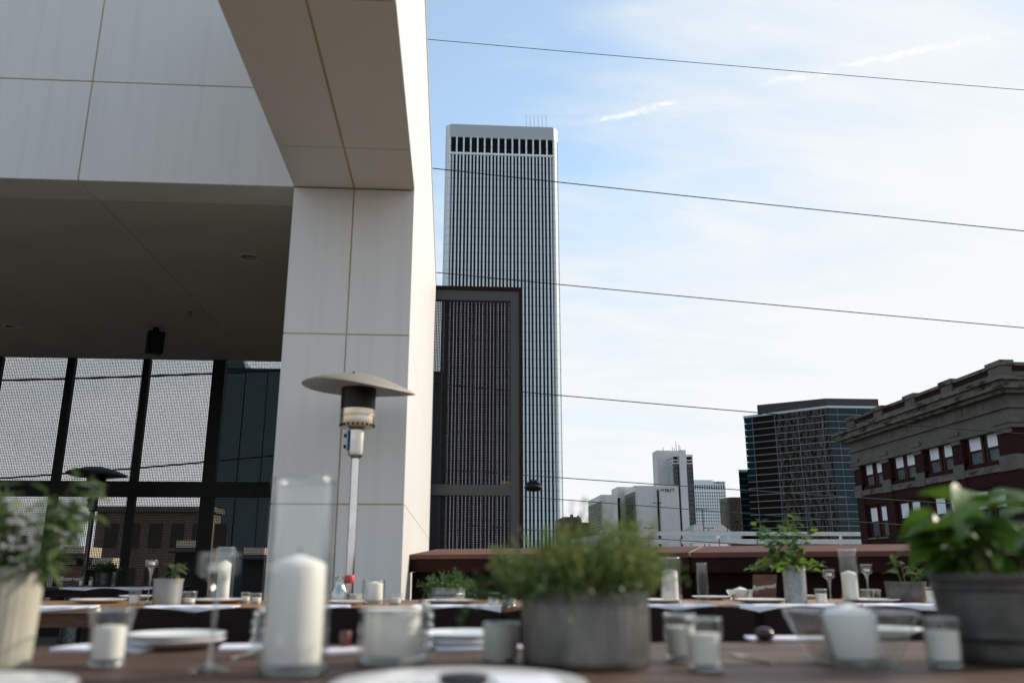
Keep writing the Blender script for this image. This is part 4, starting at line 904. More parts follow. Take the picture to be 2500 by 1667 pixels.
foot = [tuple(le),tuple(c2),(c2.x+rw,c2.y),(c2.x+rw,le.y+45),(le.x*(le.y+45)/le.y+3,le.y+45)]
ins = lambda q,d=.6: q
cen = Vector((c2.x+20,c2.y+35))
def shrink(pts,k): return [(cen.x+(p_[0]-cen.x)*k, cen.y+(p_[1]-cen.y)*k) for p_ in pts]
part('structure', MB().prism(shrink(foot,.98), GZ, gt-.5), M['gl_dark'], go)
part('roof_fascia', MB().prism(shrink(foot,1.004), gt-1.0, gt), M['gl_fascia'], go)
FH = 16.55*mpp(cg)
nfl = int((gt-GZ)/FH); colx = [atV(px,py,cg,gdir) for px,py in ((1836,1017),(1890,1008),(1946,1000),(2004,991))]
us_ = sorted([0.0, glen]+[(Vector((q.x,q.y))-c2).length for q in colx])
for f in range(min(nfl,24)):
    z1 = gt-1.0-f*FH-.02; z0 = z1-FH+.34
    for k in range(len(us_)-1):
        a, b = c2+gd*(us_[k]+.12), c2+gd*(us_[k+1]-.12); o_ = gn*.0
        # wavy near the corner, teal at left; dark panes stand in for a mirrored building
        mk = 'gl_wavy' if k <= 2 else ('gl_dark' if k == 3 else ('gl_teal' if f < 10 else 'gl_dark'))
        q = [(a.x,a.y),(b.x,b.y)]; n_ = Vector((-gd.y,gd.x))*(-1 if (Vector((-gd.y,gd.x))).y > 0 else 1)
        part('pane', MB().prism([(a.x,a.y),(b.x,b.y),(b.x-n_.x*.3,b.y-n_.y*.3),(a.x-n_.x*.3,a.y-n_.y*.3)], z0, z1), M[mk], go)
    xr = [c2.x+.12, atY(2043,995,YG).x, atY(2091,995,YG).x, c2.x+rw*.62, c2.x+rw]
    for k in range(4):
        part('pane', MB().box(xr[k],xr[k+1]-.24,c2.y,c2.y+.3,z0,z1), M['gl_teal'], go)
ln = MB(); n_ = Vector((-gd.y,gd.x))*(-1 if (Vector((-gd.y,gd.x))).y > 0 else 1)
for f in range(min(nfl,24)+1):
    z = gt-1.0-f*FH; a, b = c2+n_*.25, le+n_*.25
    ln.prism([tuple(a),tuple(b),(b.x-n_.x*.5,b.y-n_.y*.5),(a.x-n_.x*.5,a.y-n_.y*.5)], z-.32, z-.03); ln.box(c2.x+.05,c2.x+rw,c2.y-.25,c2.y+.25,z-.32,z-.03)
part('floor_lines', ln, M['gl_line'], go, stuff=True)
ml = MB()
for u in us_[1:-1]: a = c2+gd*u+n_*.2; ml.box(a.x-.13,a.x+.13,a.y-.13,a.y+.13,GZ,gt-1)
for x_ in xr[1:]: ml.box(x_-.26,x_-.0,c2.y-.2,c2.y+.2,GZ,gt-1)
part('mullions', ml, mat('grey_mullion',(0.14,0.15,0.16),.5), go, stuff=True)
pe = [atY(1922,1000,YG+14), atY(2020,973,YG+4), atY(2148,973,YG+4)]
part('roof_plant_screen', MB().prism([(pe[0].x-12,YG+28),(pe[1].x,YG+6),(pe[2].x,YG+6),(pe[2].x,YG+40),(pe[0].x,YG+40)], gt-.5, atY(2080,973,YG+6).z), mat('dark_bronze',(0.022,0.020,0.019),.5), go)
# office block that stands behind the skyscraper and shows in the glass
oh = thing('brown_granite_tower','brown granite tower behind the skyscraper, seen only mirrored in the glass office','building',(25,440,GZ))
part('body', MB().box(2,46,402,500,GZ,170), M['brown_granite'], oh)
for i in range(40): part('window_band', MB().box(46.0,46.3,404,498,GZ+3+i*4.3,GZ+5.2+i*4.3), M['winpane'], oh)
# lower teal annex to the left
YA = 520.0; a0, a1 = atY(1803,1150,YA), atY(1850,1150,YA)
an = thing('glass_annex','narrow teal glass block against the left side of the corner office','building',(a0.x+8,YA+10,GZ))
rk = (YA+30)/YA; part('body', MB().prism([(a0.x+.3,YA+.5),(a1.x,YA+.5),(a1.x*rk,YA+30),(a0.x*rk+1,YA+30)],GZ,a0.z-.3), M['gl_dark'], an); part('roof_fascia', MB().prism([(a0.x,YA-.2),(a1.x,YA-.2),(a1.x*rk,YA+30),(a0.x*rk+1,YA+30)],a0.z-.3,a0.z+1.0), M['gl_fascia'], an)
for f in range(13):
    z1 = a0.z-.5-f*4.1; part('pane', MB().box(a0.x+.1,a1.x,YA,YA+.45,z1-3.7,z1), M['gl_teal'] if f < 9 else M['gl_dark'], an)
part('floor_lines', (lambda m_: [m_.box(a0.x,a1.x,YA-.15,YA+.2,a0.z-.5-f*4.1-.2,a0.z-.5-f*4.1-.02) for f in range(14)] and m_)(MB()), M['gl_line'], an, stuff=True)
# rounded brown tower further left
YR = 620.0; a0, a1 = atY(1778,1213,YR), atY(1812,1213,YR)
br_ = thing('brown_office_tower','small brown tower with rounded corner and copper toned windows','building',((a0.x+a1.x)/2,YR+9,GZ))
rr_ = 5.0; pts = [(a0.x+rr_-rr_*math.cos(u*math.pi/2/6), YR+rr_-rr_*math.sin(u*math.pi/2/6)) for u in range(7)]+[(a1.x,YR),(a1.x,YR+22),(a0.x,YR+22)]
part('body', MB().prism(pts, GZ, a0.z), mat('brown_granite',(0.060,0.040,0.034),.5,c2=(0.045,0.03,0.026),scale=.3), br_)
M['copper_pane'] = mat('copper_pane',(0.22,0.12,0.055),.25,0.3,c2=(0.03,0.02,0.015),scale=.5,lo=.42,hi=.58); M['blue_pane'] = mat('dull_blue_pane',(0.05,0.06,0.075),.2)  # window colour mottled between copper and near-black
cp = MB().box(-1.7,1.7,-.12,.1,-1.1,1.1).mesh('window', M['copper_pane']); bp_ = MB().box(-.9,.9,-.12,.1,-1.1,1.1).mesh('window', M['blue_pane'])
for f in range(8):
    z = a0.z-4-f*3.5; q = atY(1800,1290,YR); inst('window', cp, br_, (q.x,YR,z)); inst('window', cp, br_, (q.x+4.3,YR,z)); inst('window', bp_, br_, (q.x-4.2,YR,z))

# ------------------------------------------------------------------ hotel: two stepped slabs and a sign slab
YH = 700.0
M['conc'] = mat('pale_textured_concrete',(0.72,0.69,0.65),.85,c2=(0.64,0.61,0.58),scale=.35,lo=.3,hi=.7)
M['conc2'] = mat('grey_concrete',(0.62,0.60,0.57),.85,c2=(0.55,0.53,0.51),scale=.3)
M['ribpan'] = mat('cream_window_frame',(0.40,0.38,0.33),.8); M['winpane'] = mat('dark_window_pane',(0.022,0.028,0.038),.5, spec=0.06)
ho = thing('hotel_building','pale concrete hotel in stepped slabs with gridded side windows','building',(atY(1550,1290,YH).x,YH+30,GZ))
def hblock(pxn, pxr, pytop, far_px, ncol, nrow, ztd, colsplit=None):
    n0, r0 = atY(pxn,pytop,YH), atY(pxr,pytop,YH); fy = atX(far_px,1290,n0.x).y; zt_ = n0.z
    part('slab', MB().box(n0.x+.9,r0.x,YH,fy,GZ,zt_), M['conc'], ho)
    top = ztd; part('side_header', MB().box(n0.x,n0.x+.9,YH,fy,zt_-top,zt_-.01), M['conc'], ho)
    wy = (fy-YH)/ncol; wz = 8.05*mpp(n0); pane = MB().box(-.35,.25,-wy*.36,wy*.36,-wz*.33,wz*.33).mesh('window', M['winpane'])
    fr = MB(); 
    for j in range(nrow):
        zc = zt_-top-(j+.5)*wz
        if zc-wz/2 < GZ: break
        fr.box(n0.x+.0,n0.x+.55,YH,fy,zc-wz*.5,zc-wz*.36)
        fr.box(n0.x-.3,n0.x+.3,YH,fy,zc-wz*.30,zc-wz*.22)
        for i in range(ncol): inst('window', pane, ho, (n0.x+.8, YH+(i+.5)*wy, zc+wz*.04))
    for i in range(ncol+1): fr.box(n0.x-.0,n0.x+.6,YH+i*wy-wy*.09,YH+i*wy+wy*.09,GZ,zt_-top)
    part('window_grid_frame', fr, M['ribpan'], ho, stuff=True)
    return n0, r0, fy
hblock(1467,1507,1207,1437.5,10,13,15*.34)
n0, r0, fy = hblock(1549,1603,1185,1513,9,14,14*.34)
part('slot_glazing', MB().box(atY(1601,1200,YH).x,atY(1611,1200,YH).x,YH+3,YH+20,GZ,atY(1608,1195,YH).z), M['gl_dark'], ho)
part('slot_glazing', MB().box(atY(1506,1215,YH).x,atY(1517,1215,YH).x,YH+5,YH+40,GZ,atY(1508,1214,YH).z), M['gl_dark'], ho)
s0, s1 = atY(1608.5,1185,YH), atY(1653,1185,YH)
part('sign_slab', MB().box(s0.x,s1.x,YH-4,YH+25,GZ,s0.z), M['conc'], ho)
up = atY(1507,1188,YH+42); part('roof_block', MB().box(up.x,atY(1590,1188,YH+42).x,YH+42,YH+70,GZ,up.z), M['conc2'], ho)
# lettering HYATT from strokes
lt = MB(); k = mpp(s0); lx = atY(1614.5,1197,YH-4).x; lz = atY(1630,1198.5,YH-4).z
def stroke(x0,z0,x1,z1,w_=1.1): lt.bar((lx+x0*k,YH-4.25,lz+z0*k),(lx+x1*k,YH-4.25,lz+z1*k),w_*k,.4,(0,1,0))
for s_ in ((0,0,0,6),(0,3,5,3),(5,0,5,6), (8,6,11,2.5),(14,6,11,2.5),(11,2.5,9.5,0), (12.3,-2,16,6),(16,6,19.7,-2),(13.5,.6,18.5,.6), (20.6,6,25.4,6),(23,6,23,0),(23,0,21.4,-.6), (27.2,6,32,6),(29.6,6,29.6,0),(29.6,0,28,-.6)): stroke(*s_, 1.0)
part('lettering', lt, mat('dark_sign_letters',(0.03,0.03,0.03),.6), ho)
# ------------------------------------------------------------------ tower behind the hotel
YT = 850.0
to = thing('bank_tower','slim tower with pale concrete fin, dark glass and white framed top floors','building',(atY(1650,1290,YT).x,YT+20,GZ))
c0, c1 = atY(1603,1099,YT+24), atY(1670,1099,YT+24)
part('core', MB().box(c0.x,c1.x,YT+24,YT+44,GZ,c0.z), M['conc2'], to)
n0 = atY(1642,1109,YT); r0 = atY(1691,1109,YT); fyx = atX(1624.5,1290,n0.x).y
part('body', MB().box(n0.x+.6,r0.x-.2,YT+.6,YT+38,GZ,n0.z-.5), M['gl_dark'], to)
f0, f1 = atY(1656,1099,YT), atY(1672,1099,YT); part('fin', MB().box(f0.x,f1.x,YT-3,YT+24,GZ,f0.z), mat('smooth_concrete',(0.60,0.61,0.62),.8,c2=(0.54,0.55,0.56),scale=.1), to)
wf = mat('white_frame',(0.60,0.62,0.62),.7); k = mpp(n0)
zl = [n0.z, n0.z-5*k, n0.z-12.5*k, n0.z-15.0*k, n0.z-20*k, n0.z-22.5*k]
fm = MB().box(n0.x,r0.x,YT,YT+36,zl[1],zl[0]).box(n0.x,r0.x,YT,YT+.9,zl[3],zl[2]).box(n0.x,r0.x,YT,YT+.9,zl[5],zl[4]).box(n0.x,n0.x+.9,YT+.9,YT+36,zl[3],zl[2]).box(n0.x,n0.x+.9,YT+.9,YT+36,zl[5],zl[4])
for px in (1642,1654.5,1672.5,1675,1689.5): q = atY(px,1120,YT); fm.box(q.x,q.x+1.1*k,YT+.01,YT+.85,zl[5],zl[1])
for i in range(9): y_ = YT+1+i*4.2; fm.box(n0.x+.02,n0.x+.8,y_,y_+1.3,GZ,zl[1])
part('white_frame', fm, wf, to, stuff=True)
M['tower_pane'] = facade_glass('tower_pane',(0.010,0.020,0.030),(0.016,0.028,0.038),.02,.2,.1,.5)
for (pa_,pb2) in ((1643.5,1655.5),(1673,1690.5)):
    q0, q1 = atY(pa_,1150,YT), atY(pb2,1150,YT)
    for f in range(18):
        z1 = zl[5]-.4-f*4.6
        if z1-3.9 < GZ: break
        part('window_band', MB().box(q0.x,q1.x,YT+.2,YT+.59,z1-3.9,z1), M['tower_pane'], to)
for px, py in ((1650,1078),(1657,1085),(1646,1092),(1660,1090),(1641,1091),(1619,1092)):
    q = atY(px,py,YT+30); part('antenna_mast', MB().tube([(q.x,YT+30,c0.z),(q.x,YT+30,q.z)],.35,4), M['galv'], to)

# white gridded bank building
YW = 1000.0; w0, w1 = atY(1690,1171,YW), atY(1770,1171,YW); wa = atY(1740,1171,YW)
wb = thing('white_gridded_building','white office block with square window grid and small roof sign','building',((w0.x+w1.x)/2,YW+15,GZ))
M['wgrid'] = mat('white_precast',(0.74,0.76,0.79),.7); z2 = atY(1755,1174.5,YW).z
k = mpp(w0); pw = 5.85*k
part('back_wall', MB().box(w0.x,w1.x,YW+.9,YW+30,GZ,z2-.2), M['winpane'], wb)
gm = MB().box(w0.x,wa.x,YW,YW+30,z2,w0.z).box(w0.x,w1.x,YW,YW+30,z2-9.0*k,z2-.01)
nx = int((w1.x-w0.x)/pw); zz0 = z2-9.0*k
gm.box(w0.x,w1.x,YW,YW+.85,zz0-16.5*k,zz0-11*k)
for j in range(1,22):
    z_ = zz0-16.5*k-(j)*7.55*k+3.2*k
    if z_ < GZ: break
    gm.box(w0.x,w1.x,YW,YW+.85,z_-3.2*k,z_)
for i in range(nx+2): x_ = min(w1.x-i*pw, w1.x); gm.box(x_-2.7*k,x_,YW+.01,YW+.84,GZ,zz0)
part('facade_grid', gm, M['wgrid'], wb)
fw = bpy.data.curves.new('sign_lettering','FONT'); fw.body = 'Hillcrest'; fw.size = 5.2*k*1.15; fw.extrude = .1; fw.offset = .12; fw.align_x = 'LEFT'; fw.materials.append(mat('sign_grey',(0.08,0.07,0.08),.6))
q = atY(1748,1180,YW); textmesh('sign_lettering', fw, wb, (q.x,YW-.15,q.z), (R(90),0,0))
q = atY(1744,1178,YW); part('logo', MB().tube([(q.x,YW-.1,q.z),(q.x,YW-.25,q.z)],2.0*k,10), fw.materials[0], wb)
# low brown block beside the skyscraper, pyramid roof hall
b0_, b1_ = atY(1376,1261,300), atY(1418,1261,300)
lb = thing('brown_brick_block','low brown brick block between skyscraper and hotel','building',(b0_.x,312,GZ))
M['brown_brick'] = mat('brown_brick',(0.11,0.055,0.045),.9,c2=(0.08,0.04,0.034),scale=1.5, spec=0.1)
part('main_block', MB().box(b0_.x,b1_.x,300,325,GZ,b0_.z), M['brown_brick'], lb); q = atY(1440,1275,305)
part('lower_wing', MB().box(b1_.x+.01,q.x,305,325,GZ,q.z), M['brown_brick'], lb); q = atY(1396,1257,302); part('chimney', MB().box(q.x-.5,q.x+.5,302,303,b0_.z,b0_.z+1.0).box(q.x+2,q.x+2.6,302,303,b0_.z,b0_.z+.6), M['brown_brick'], lb)
k = mpp(b0_); wp = MB().box(-.35,.35,-.06,.05,-.6,.6).mesh('window', M['winpane'])
for i in range(5):
    for j in range(3): inst('window', wp, lb, (b0_.x+1+i*1.25,300,b0_.z-1.6-j*2.2))
YP = 230.0; r0_, r1_ = atY(1690,1296,YP), atY(1785,1296,YP); ap0, ap1 = atY(1698,1279,YP+5), atY(1762,1279,YP+5)
ph = thing('hip_roof_hall','low hall with grey ribbed hipped roof behind the garage','building',((r0_.x+r1_.x)/2,YP+6,GZ))
part('walls', MB().box(r0_.x+.5,r1_.x-.5,YP+.5,YP+12,GZ,r0_.z), M['conc2'], ph)
part('roof', MB().hexa([(r0_.x,YP,r0_.z+.01),(r1_.x,YP,r0_.z+.01),(r1_.x,YP+13,r0_.z+.01),(r0_.x,YP+13,r0_.z+.01)],[(ap0.x,YP+5,ap0.z),(ap1.x,YP+5,ap0.z),(ap1.x,YP+8,ap0.z),(ap0.x,YP+8,ap0.z)]), gridmat('ribbed_zinc_roof',(0.20,0.205,0.21),(0.07,0.07,0.07),(.55,0,0),(0,0,0),.12,.5), ph)
# ------------------------------------------------------------------ parking garage
YK = 200.0
ga = thing('parking_garage','long pale concrete parking garage deck with open rails and signs','building',(atY(1800,1330,YK).x,YK+6,GZ))
gx0, gx1 = atY(1497,1296,YK).x, atY(2200,1296,YK).x
M['gar'] = mat('garage_concrete',(0.66,0.63,0.59),.85,c2=(0.56,0.54,0.51),scale=.5)
zA = [atY(1700,v,YK).z for v in (1296.5,1306.5,1315,1327,1332,1336)]
part('upper_rail', MB().box(gx0,gx1,YK,YK+.5,zA[1],zA[0]), M['gar'], ga)
part('lower_rail', MB().box(gx0-2.5,gx1,YK-.3,YK+.3,zA[3],zA[2]), M['gar'], ga)
part('deck_slab', MB().box(gx0-8,gx1,YK-.1,YK+30,zA[5]-.6,zA[4]-.15), M['gar'], ga)
part('lower_wall', MB().box(gx0-8,gx1,YK,YK+30,GZ,zA[5]-.61), M['gar'], ga)
for i in range(14):
    x_ = gx0+i*9.3*.98
    if x_ < gx1: part('pillar', MB().box(x_,x_+.55,YK+.02,YK+.45,zA[4]-.15,zA[1]-.001), M['gar'], ga)
for px in (1567,1663,1757,1850):
    q = atY(px,1330,YK-.6); part('rail_post', MB().box(q.x-.06,q.x+.06,YK-.62,YK-.5,zA[5],zA[2]+.2), M['steel_dark'], ga)
part('handrail', MB().box(gx0-8,gx1,YK-.62,YK-.55,zA[5]-.02,zA[5]+.08), M['gl_line'], ga)
rp = MB(); qa, qb = atY(1395,1316,YK), atY(1497,1297,YK)
rp.hexa([(qa.x,YK,qa.z-3),(qb.x,YK,qb.z-3.4),(qb.x,YK+.5,qb.z-3.4),(qa.x,YK+.5,qa.z-3)],[(qa.x,YK,qa.z),(qb.x-.01,YK,qb.z),(qb.x-.01,YK+.5,qb.z),(qa.x,YK+.5,qa.z)]); part('ramp_wall', rp, M['gar'], ga)
# blue glazed kiosk strips behind the upper rail
for a_, b_ in ((1682,1748),(1758,1810)):
    q0, q1 = atY(a_,1310,YK+3), atY(b_,1310,YK+3); part('glass_wind_screen', MB().box(q0.x,q1.x,YK+3,YK+3.1,zA[2]-.2,zA[1]+.3), mat('sky_blue_glazing',(0.30,0.42,0.50),.2), ga)
# parking sign
q = atY(1477,1305,YK-1); k = mpp(q); ps = thing('parking_sign','square white parking sign with green ring and letter P','sign',(q.x,YK-1,q.z-11*k))
part('panel', MB().box(q.x-10.5*k,q.x+10.5*k,YK-1,YK-.7,q.z-11*k,q.z+11*k), mat('white_sign_face',(0.7,0.72,0.7),.6), ps)
rg = MB(); P_ = [(q.x+8*k*math.cos(a),YK-1.08,q.z+8*k*math.sin(a)) for a in [i/24*6.2832 for i in range(25)]]; rg.tube(P_,1.25*k,6); part('ring', rg, mat('green_sign',(0.02,0.16,0.10),.6), ps)
lp = MB(); lp.box(q.x-3*k,q.x-1.3*k,YK-1.1,YK-1.01,q.z-4.5*k,q.z+4.5*k); P2 = [(q.x-1.3*k+3.4*k*math.sin(a),YK-1.06,q.z+2.2*k+2.0*k*math.cos(a)) for a in [i/8*3.1416 for i in range(9)]]; lp.tube(P2,.8*k,5); part('letter', lp, mat('dark_green_letter',(0.02,0.08,0.06),.6), ps)
part('post', MB().box(q.x-.1,q.x+.1,YK-.85,YK-.65,GZ,q.z-11*k), M['steel_dark'], ps)
# parked cars on the garage deck: low, only roofs show
def car(px, c_, label):
    q = atY(px,1331,YK+4); z = zA[4]-.15-1.25; t = thing('parked_car', label, 'car', (q.x,YK+4,z), 'cars parked in the garage')
    bd = MB(); prof = [(-2.2,.25),(-2.2,.7),(-1.3,.85),(-.8,1.3),(.8,1.35),(1.5,.88),(2.2,.75),(2.25,.3)]
    for s in range(1): bd.add([(q.x+a,YK+3.1,z+b) for a,b in prof]+[(q.x+a,YK+4.9,z+b) for a,b in prof], [tuple(range(8)),tuple(range(15,7,-1))]+[(i,8+i,8+(i+1)%8,(i+1)%8) for i in range(8)])
    part('body', bd, mat('car_paint',c_,.25,coat=1), t, 30)
    part('side_window', MB().add([(q.x-1.15,YK+3.08,z+.87),(q.x+1.3,YK+3.08,z+.9),(q.x+.75,YK+3.08,z+1.28),(q.x-.75,YK+3.08,z+1.24)],[(0,1,2,3)]), M['winpane'], t)
    for a in (-1.35,1.35): part('wheel', MB().tube([(q.x+a,YK+3.05,z+.32),(q.x+a,YK+3.3,z+.32)],.32,14), M['black'], t)
for i, (px, c_, lb_) in enumerate(((1598,(0.5,0.5,0.52),'silver car roof, leftmost in the garage'),(1645,(0.1,0.11,0.13),'dark car roof second in the garage'),(1702,(0.75,0.75,0.76),'white car roof in the middle of the garage'),(1790,(0.45,0.48,0.5),'grey car roof at right in the garage'),(1885,(0.08,0.08,0.09),'black car roof under the parsley'))): car(px, c_, lb_)
# street lamps behind the garage
def lamp(px, ytop, ybot, Yl, label, arm=1):
    q = atY(px,ytop,Yl); b = atY(px,ybot,Yl); t = thing('street_lamp', label, 'street lamp', (q.x,Yl,GZ), 'tall parking lot lamps')
    part('pole', MB().tube([(q.x,Yl,GZ),(q.x,Yl,q.z)],[.14,.09],8), M['steel_dark'], t); part('arm', MB().box(q.x-.9,q.x+.9,Yl-.06,Yl+.06,q.z-.08,q.z+.02), M['steel_dark'], t)
    for s in (-1,1): part('lamp_head', MB().box(q.x+s*.95-.32,q.x+s*.95+.32,Yl-.18,Yl+.18,q.z-.12,q.z+.10), M['steel_dark'], t)
lamp(1584,1288,1300,205,'lamp with short head before the wide hotel slab'); lamp(1715,1241,1297,206,'lamp standing before the white gridded block')
lamp(1772,1227,1297,206,'tallest lamp right of the white gridded block'); lamp(1730,1288,1300,206,'short lamp in front of the hipped roof'); lamp(2021,1228,1297,206,'thin lamp before the glass office tower'); lamp(1605,1227,1290,240,'lamp at the dark slot of the hotel')
# black lobed lamp head on a pole in front of the skyscraper
YC = 34.0; q = atY(1302,1189,YC); k = mpp(q); t = thing('decorative_lamp','black lobed cloud shaped lamp head on thin pole before the skyscraper','street lamp',(q.x,YC,GZ))
hd = MB().lathe([(.001,-10*k),(13*k,-9.5*k),(20*k,-6*k),(23*k,-1*k),(21*k,3*k),(14*k,6*k),(.001,7*k)],24,(q.x,YC,q.z)); part('head', hd, M['black'], t, 60)
lbm = MB()
for dx, dz, r_ in ((-12,7,6),(-4,11,8),(6,11,7.5),(13,6,6),(0,11,4)):
    n_ = 8; lbm.lathe([(max(.0005,r_*k*math.sin(math.pi*i/n_)), -r_*k*math.cos(math.pi*i/n_)) for i in range(n_+1)],14,(q.x+dx*k,YC,q.z+dz*k))
part('lobes', lbm, M['black'], t, 60); part('pole', MB().tube([(q.x,YC,GZ),(q.x,YC,q.z-9*k)],.04,8), M['black'], t)
# weeds growing behind the parapet
for px, lb_, sd in ((2052,'dry dark weeds poking up behind the parapet near the brick building',3),(1960,'second clump of dry weeds behind the parapet, by the parsley',4)):
    p = atY(px,1333,30); t = thing('dry_weed', lb_, 'weed', (p.x,30,p.z-.3), 'weeds on the roof edge'); bushy(t,(p.x,30,p.z-.25),.35,40,.35,.5,mat('dead_weed',(0.05,0.035,0.03),.9),.05,6,.006,seed=sd)

# ------------------------------------------------------------------ brick building at right
YN = 45.0; nc = atY(2445,882,YN); XB = nc.x
def zn(py): return atX(2445,py,XB).z
fcorner = atX(2073,1040,XB); YF_ = fcorner.y
bb = thing('brick_building','dark red brick building with grey stone cornice and paired sash windows','building',(XB+12,(YN+YF_)/2,GZ))
M['brick'] = (lambda: None)
def brickmat():
    m, t, b = _new('dark_red_brick'); b.inputs['Roughness'].default_value = .9; b.inputs['Specular IOR Level'].default_value = .08
    g_ = t.nodes.new('ShaderNodeNewGeometry'); s = t.nodes.new('ShaderNodeSeparateXYZ'); t.links.new(g_.outputs['Position'], s.inputs[0])
    ad = t.nodes.new('ShaderNodeMath'); ad.operation = 'ADD'; t.links.new(s.outputs[0], ad.inputs[0]); t.links.new(s.outputs[1], ad.inputs[1])
    c_ = t.nodes.new('ShaderNodeCombineXYZ'); t.links.new(ad.outputs[0], c_.inputs[0]); t.links.new(s.outputs[2], c_.inputs[1])
    br = t.nodes.new('ShaderNodeTexBrick'); t.links.new(c_.outputs[0], br.inputs['Vector']); br.inputs['Scale'].default_value = 1.0
    br.inputs['Brick Width'].default_value = .42; br.inputs['Row Height'].default_value = .15; br.inputs['Mortar Size'].default_value = .018
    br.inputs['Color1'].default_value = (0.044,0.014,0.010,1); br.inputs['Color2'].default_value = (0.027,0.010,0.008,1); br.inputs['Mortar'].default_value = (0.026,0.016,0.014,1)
    t.links.new(br.outputs['Color'], b.inputs['Base Color']); return m
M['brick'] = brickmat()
M['stone'] = mat('weathered_limestone',(0.145,0.132,0.112),.9,c2=(0.105,0.096,0.082),scale=1.2,bump=.2, spec=0.12)
M['stone_dirty'] = mat('blackened_limestone',(0.16,0.14,0.115),.9,c2=(0.04,0.034,0.029),scale=1.6,stretch=(1,.5,1.6),lo=.48,hi=.62, spec=0.1)
M['sash'] = mat('dark_red_sash',(0.045,0.016,0.013),.6, spec=0.1)
M['blind'] = mat('white_roller_blind',(0.80,0.83,0.86),.6,coat=.6)
M['lowglass'] = mat('grey_window_glass',(0.09,0.10,0.105),.25,.2,c2=(0.14,0.15,0.155),scale=.9,stretch=(1,1,3))
# heights read at the near corner
Zt, Zb1, Zs1, Zc0, Zc1, Zd0, Zd1, Zf, Zm = [zn(v) for v in (882,893,907,928,942,957,966,1000,1024)]
Zst1, Zst0 = zn(1119), zn(1150)
WD = 26.0
def wall(x0,y0,y1,z0,z1,m,name,proj=0.0):
    return part(name, MB().box(x0-proj,x0+WD,y0-proj,y1,z0,z1), m, bb)
# windows, read pair by pair along the long wall
pairs = [((200,250,875),(280,335,855)),((425,485,815),(510,585,790)),((683,755,742),(793,870,712)),((983,1075,655),(1118,1215,620))]
def zx(u, v): return 2050+u/3.136, 850+v/3.136
wins = []
for pr_ in pairs:
    for a_, b_, v_ in pr_:
        p1 = atX(*zx(a_, v_), XB+.35); p2 = atX(*zx(b_, v_), XB+.35); wins.append((p2.y, p1.y))
zw_top = atX(*zx(1165,620),XB).z; zw_mid = atX(*zx(1170,752),XB).z; zw_bot = atX(*zx(1185,888),XB).z
zv_top = atX(*zx(266,1215),XB).z; zv_bot = atX(*zx(275,1440),XB).z; zv_mid = (zv_top*.5+zv_bot*.5)
rows_ = [(zw_top,zw_mid,zw_bot),(zv_top,zv_mid,zv_bot)]
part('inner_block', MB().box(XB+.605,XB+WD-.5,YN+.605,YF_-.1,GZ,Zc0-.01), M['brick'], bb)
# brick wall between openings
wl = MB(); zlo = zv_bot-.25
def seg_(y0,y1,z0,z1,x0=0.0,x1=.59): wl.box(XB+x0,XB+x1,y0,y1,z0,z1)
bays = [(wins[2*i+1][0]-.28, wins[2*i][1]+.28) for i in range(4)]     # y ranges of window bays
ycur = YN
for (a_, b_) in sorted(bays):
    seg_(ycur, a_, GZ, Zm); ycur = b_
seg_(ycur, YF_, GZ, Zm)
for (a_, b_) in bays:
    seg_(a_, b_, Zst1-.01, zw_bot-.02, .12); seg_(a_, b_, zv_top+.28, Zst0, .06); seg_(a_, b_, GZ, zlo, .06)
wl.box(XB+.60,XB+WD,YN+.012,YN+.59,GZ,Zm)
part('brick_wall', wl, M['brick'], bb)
for (a_, b_) in bays:
    part('stone_sill_band', MB().box(XB-.04,XB+.5,a_,b_,Zst0,min(Zst1,zw_bot-.05)), M['stone_dirty'], bb)
# capitals above piers, stone blocks beside windows
ysrt = sorted(bays); gaps = [(YN-.045,ysrt[0][0])]+[(ysrt[i][1],ysrt[i+1][0]) for i in range(3)]+[(ysrt[3][1],YF_+.05)]
for (a_, b_) in gaps:
    part('pier_capital', MB().box(XB-.14,XB+.3,a_+.03,b_-.03,zw_top-.18,zw_top+.10).box(XB-.20,XB+.3,a_-.03,b_+.03,zw_top+.10,zw_top+.38).box(XB-.10,XB+.3,a_+.05,b_-.05,zw_top-.42,zw_top-.18), M['stone'], bb)
    part('pier_base', MB().box(XB-.10,XB+.3,a_,b_,Zst0-.05,Zst1+.12), M['stone'], bb)
part('corner_capital', MB().box(XB-.215,XB+WD,YN-.2,YN-.06,zw_top+.10,zw_top+.38), M['stone'], bb)
part('corner_band', MB().box(XB-.115,XB+WD,YN-.12,YN-.052,Zst0,Zst1+.1), M['stone'], bb)
for (zt_, zm_, zb_) in rows_:
    for (ya, yb_2) in wins:
        wn_ = part('window', MB().box(XB+.30,XB+.38,ya-.22,ya,zb_-.05,zt_+.22).box(XB+.30,XB+.38,yb_2,yb_2+.22,zb_-.05,zt_+.22).box(XB+.30,XB+.38,ya,yb_2,zt_,zt_+.22).box(XB+.31,XB+.37,ya,yb_2,zm_-.06,zm_+.06).box(XB+.30,XB+.38,ya,yb_2,zb_-.05,zb_+.06), M['sash'], bb)
        part('upper_pane', MB().box(XB+.34,XB+.36,ya+.001,yb_2-.001,zm_+.06,zt_), M['blind'], wn_)
        part('lower_pane', MB().box(XB+.38,XB+.40,ya+.001,yb_2-.001,zb_+.06,zm_-.06), M['lowglass'], wn_)
        part('sill', MB().box(XB-.06,XB+.3,ya-.12,yb_2+.12,zb_-.20,zb_-.06), M['stone'], wn_)
    for (a_, b_) in bays:                                                 # dark brick surround recessed
        part('bay_lining', MB().box(XB+.42,XB+.5,a_,b_,zb_-.1,zt_+.5), M['sash'], bb)
        part('bay_head', MB().box(XB+.12,XB+.5,a_,b_,zt_+.2,zt_+.42), M['sash'], bb)
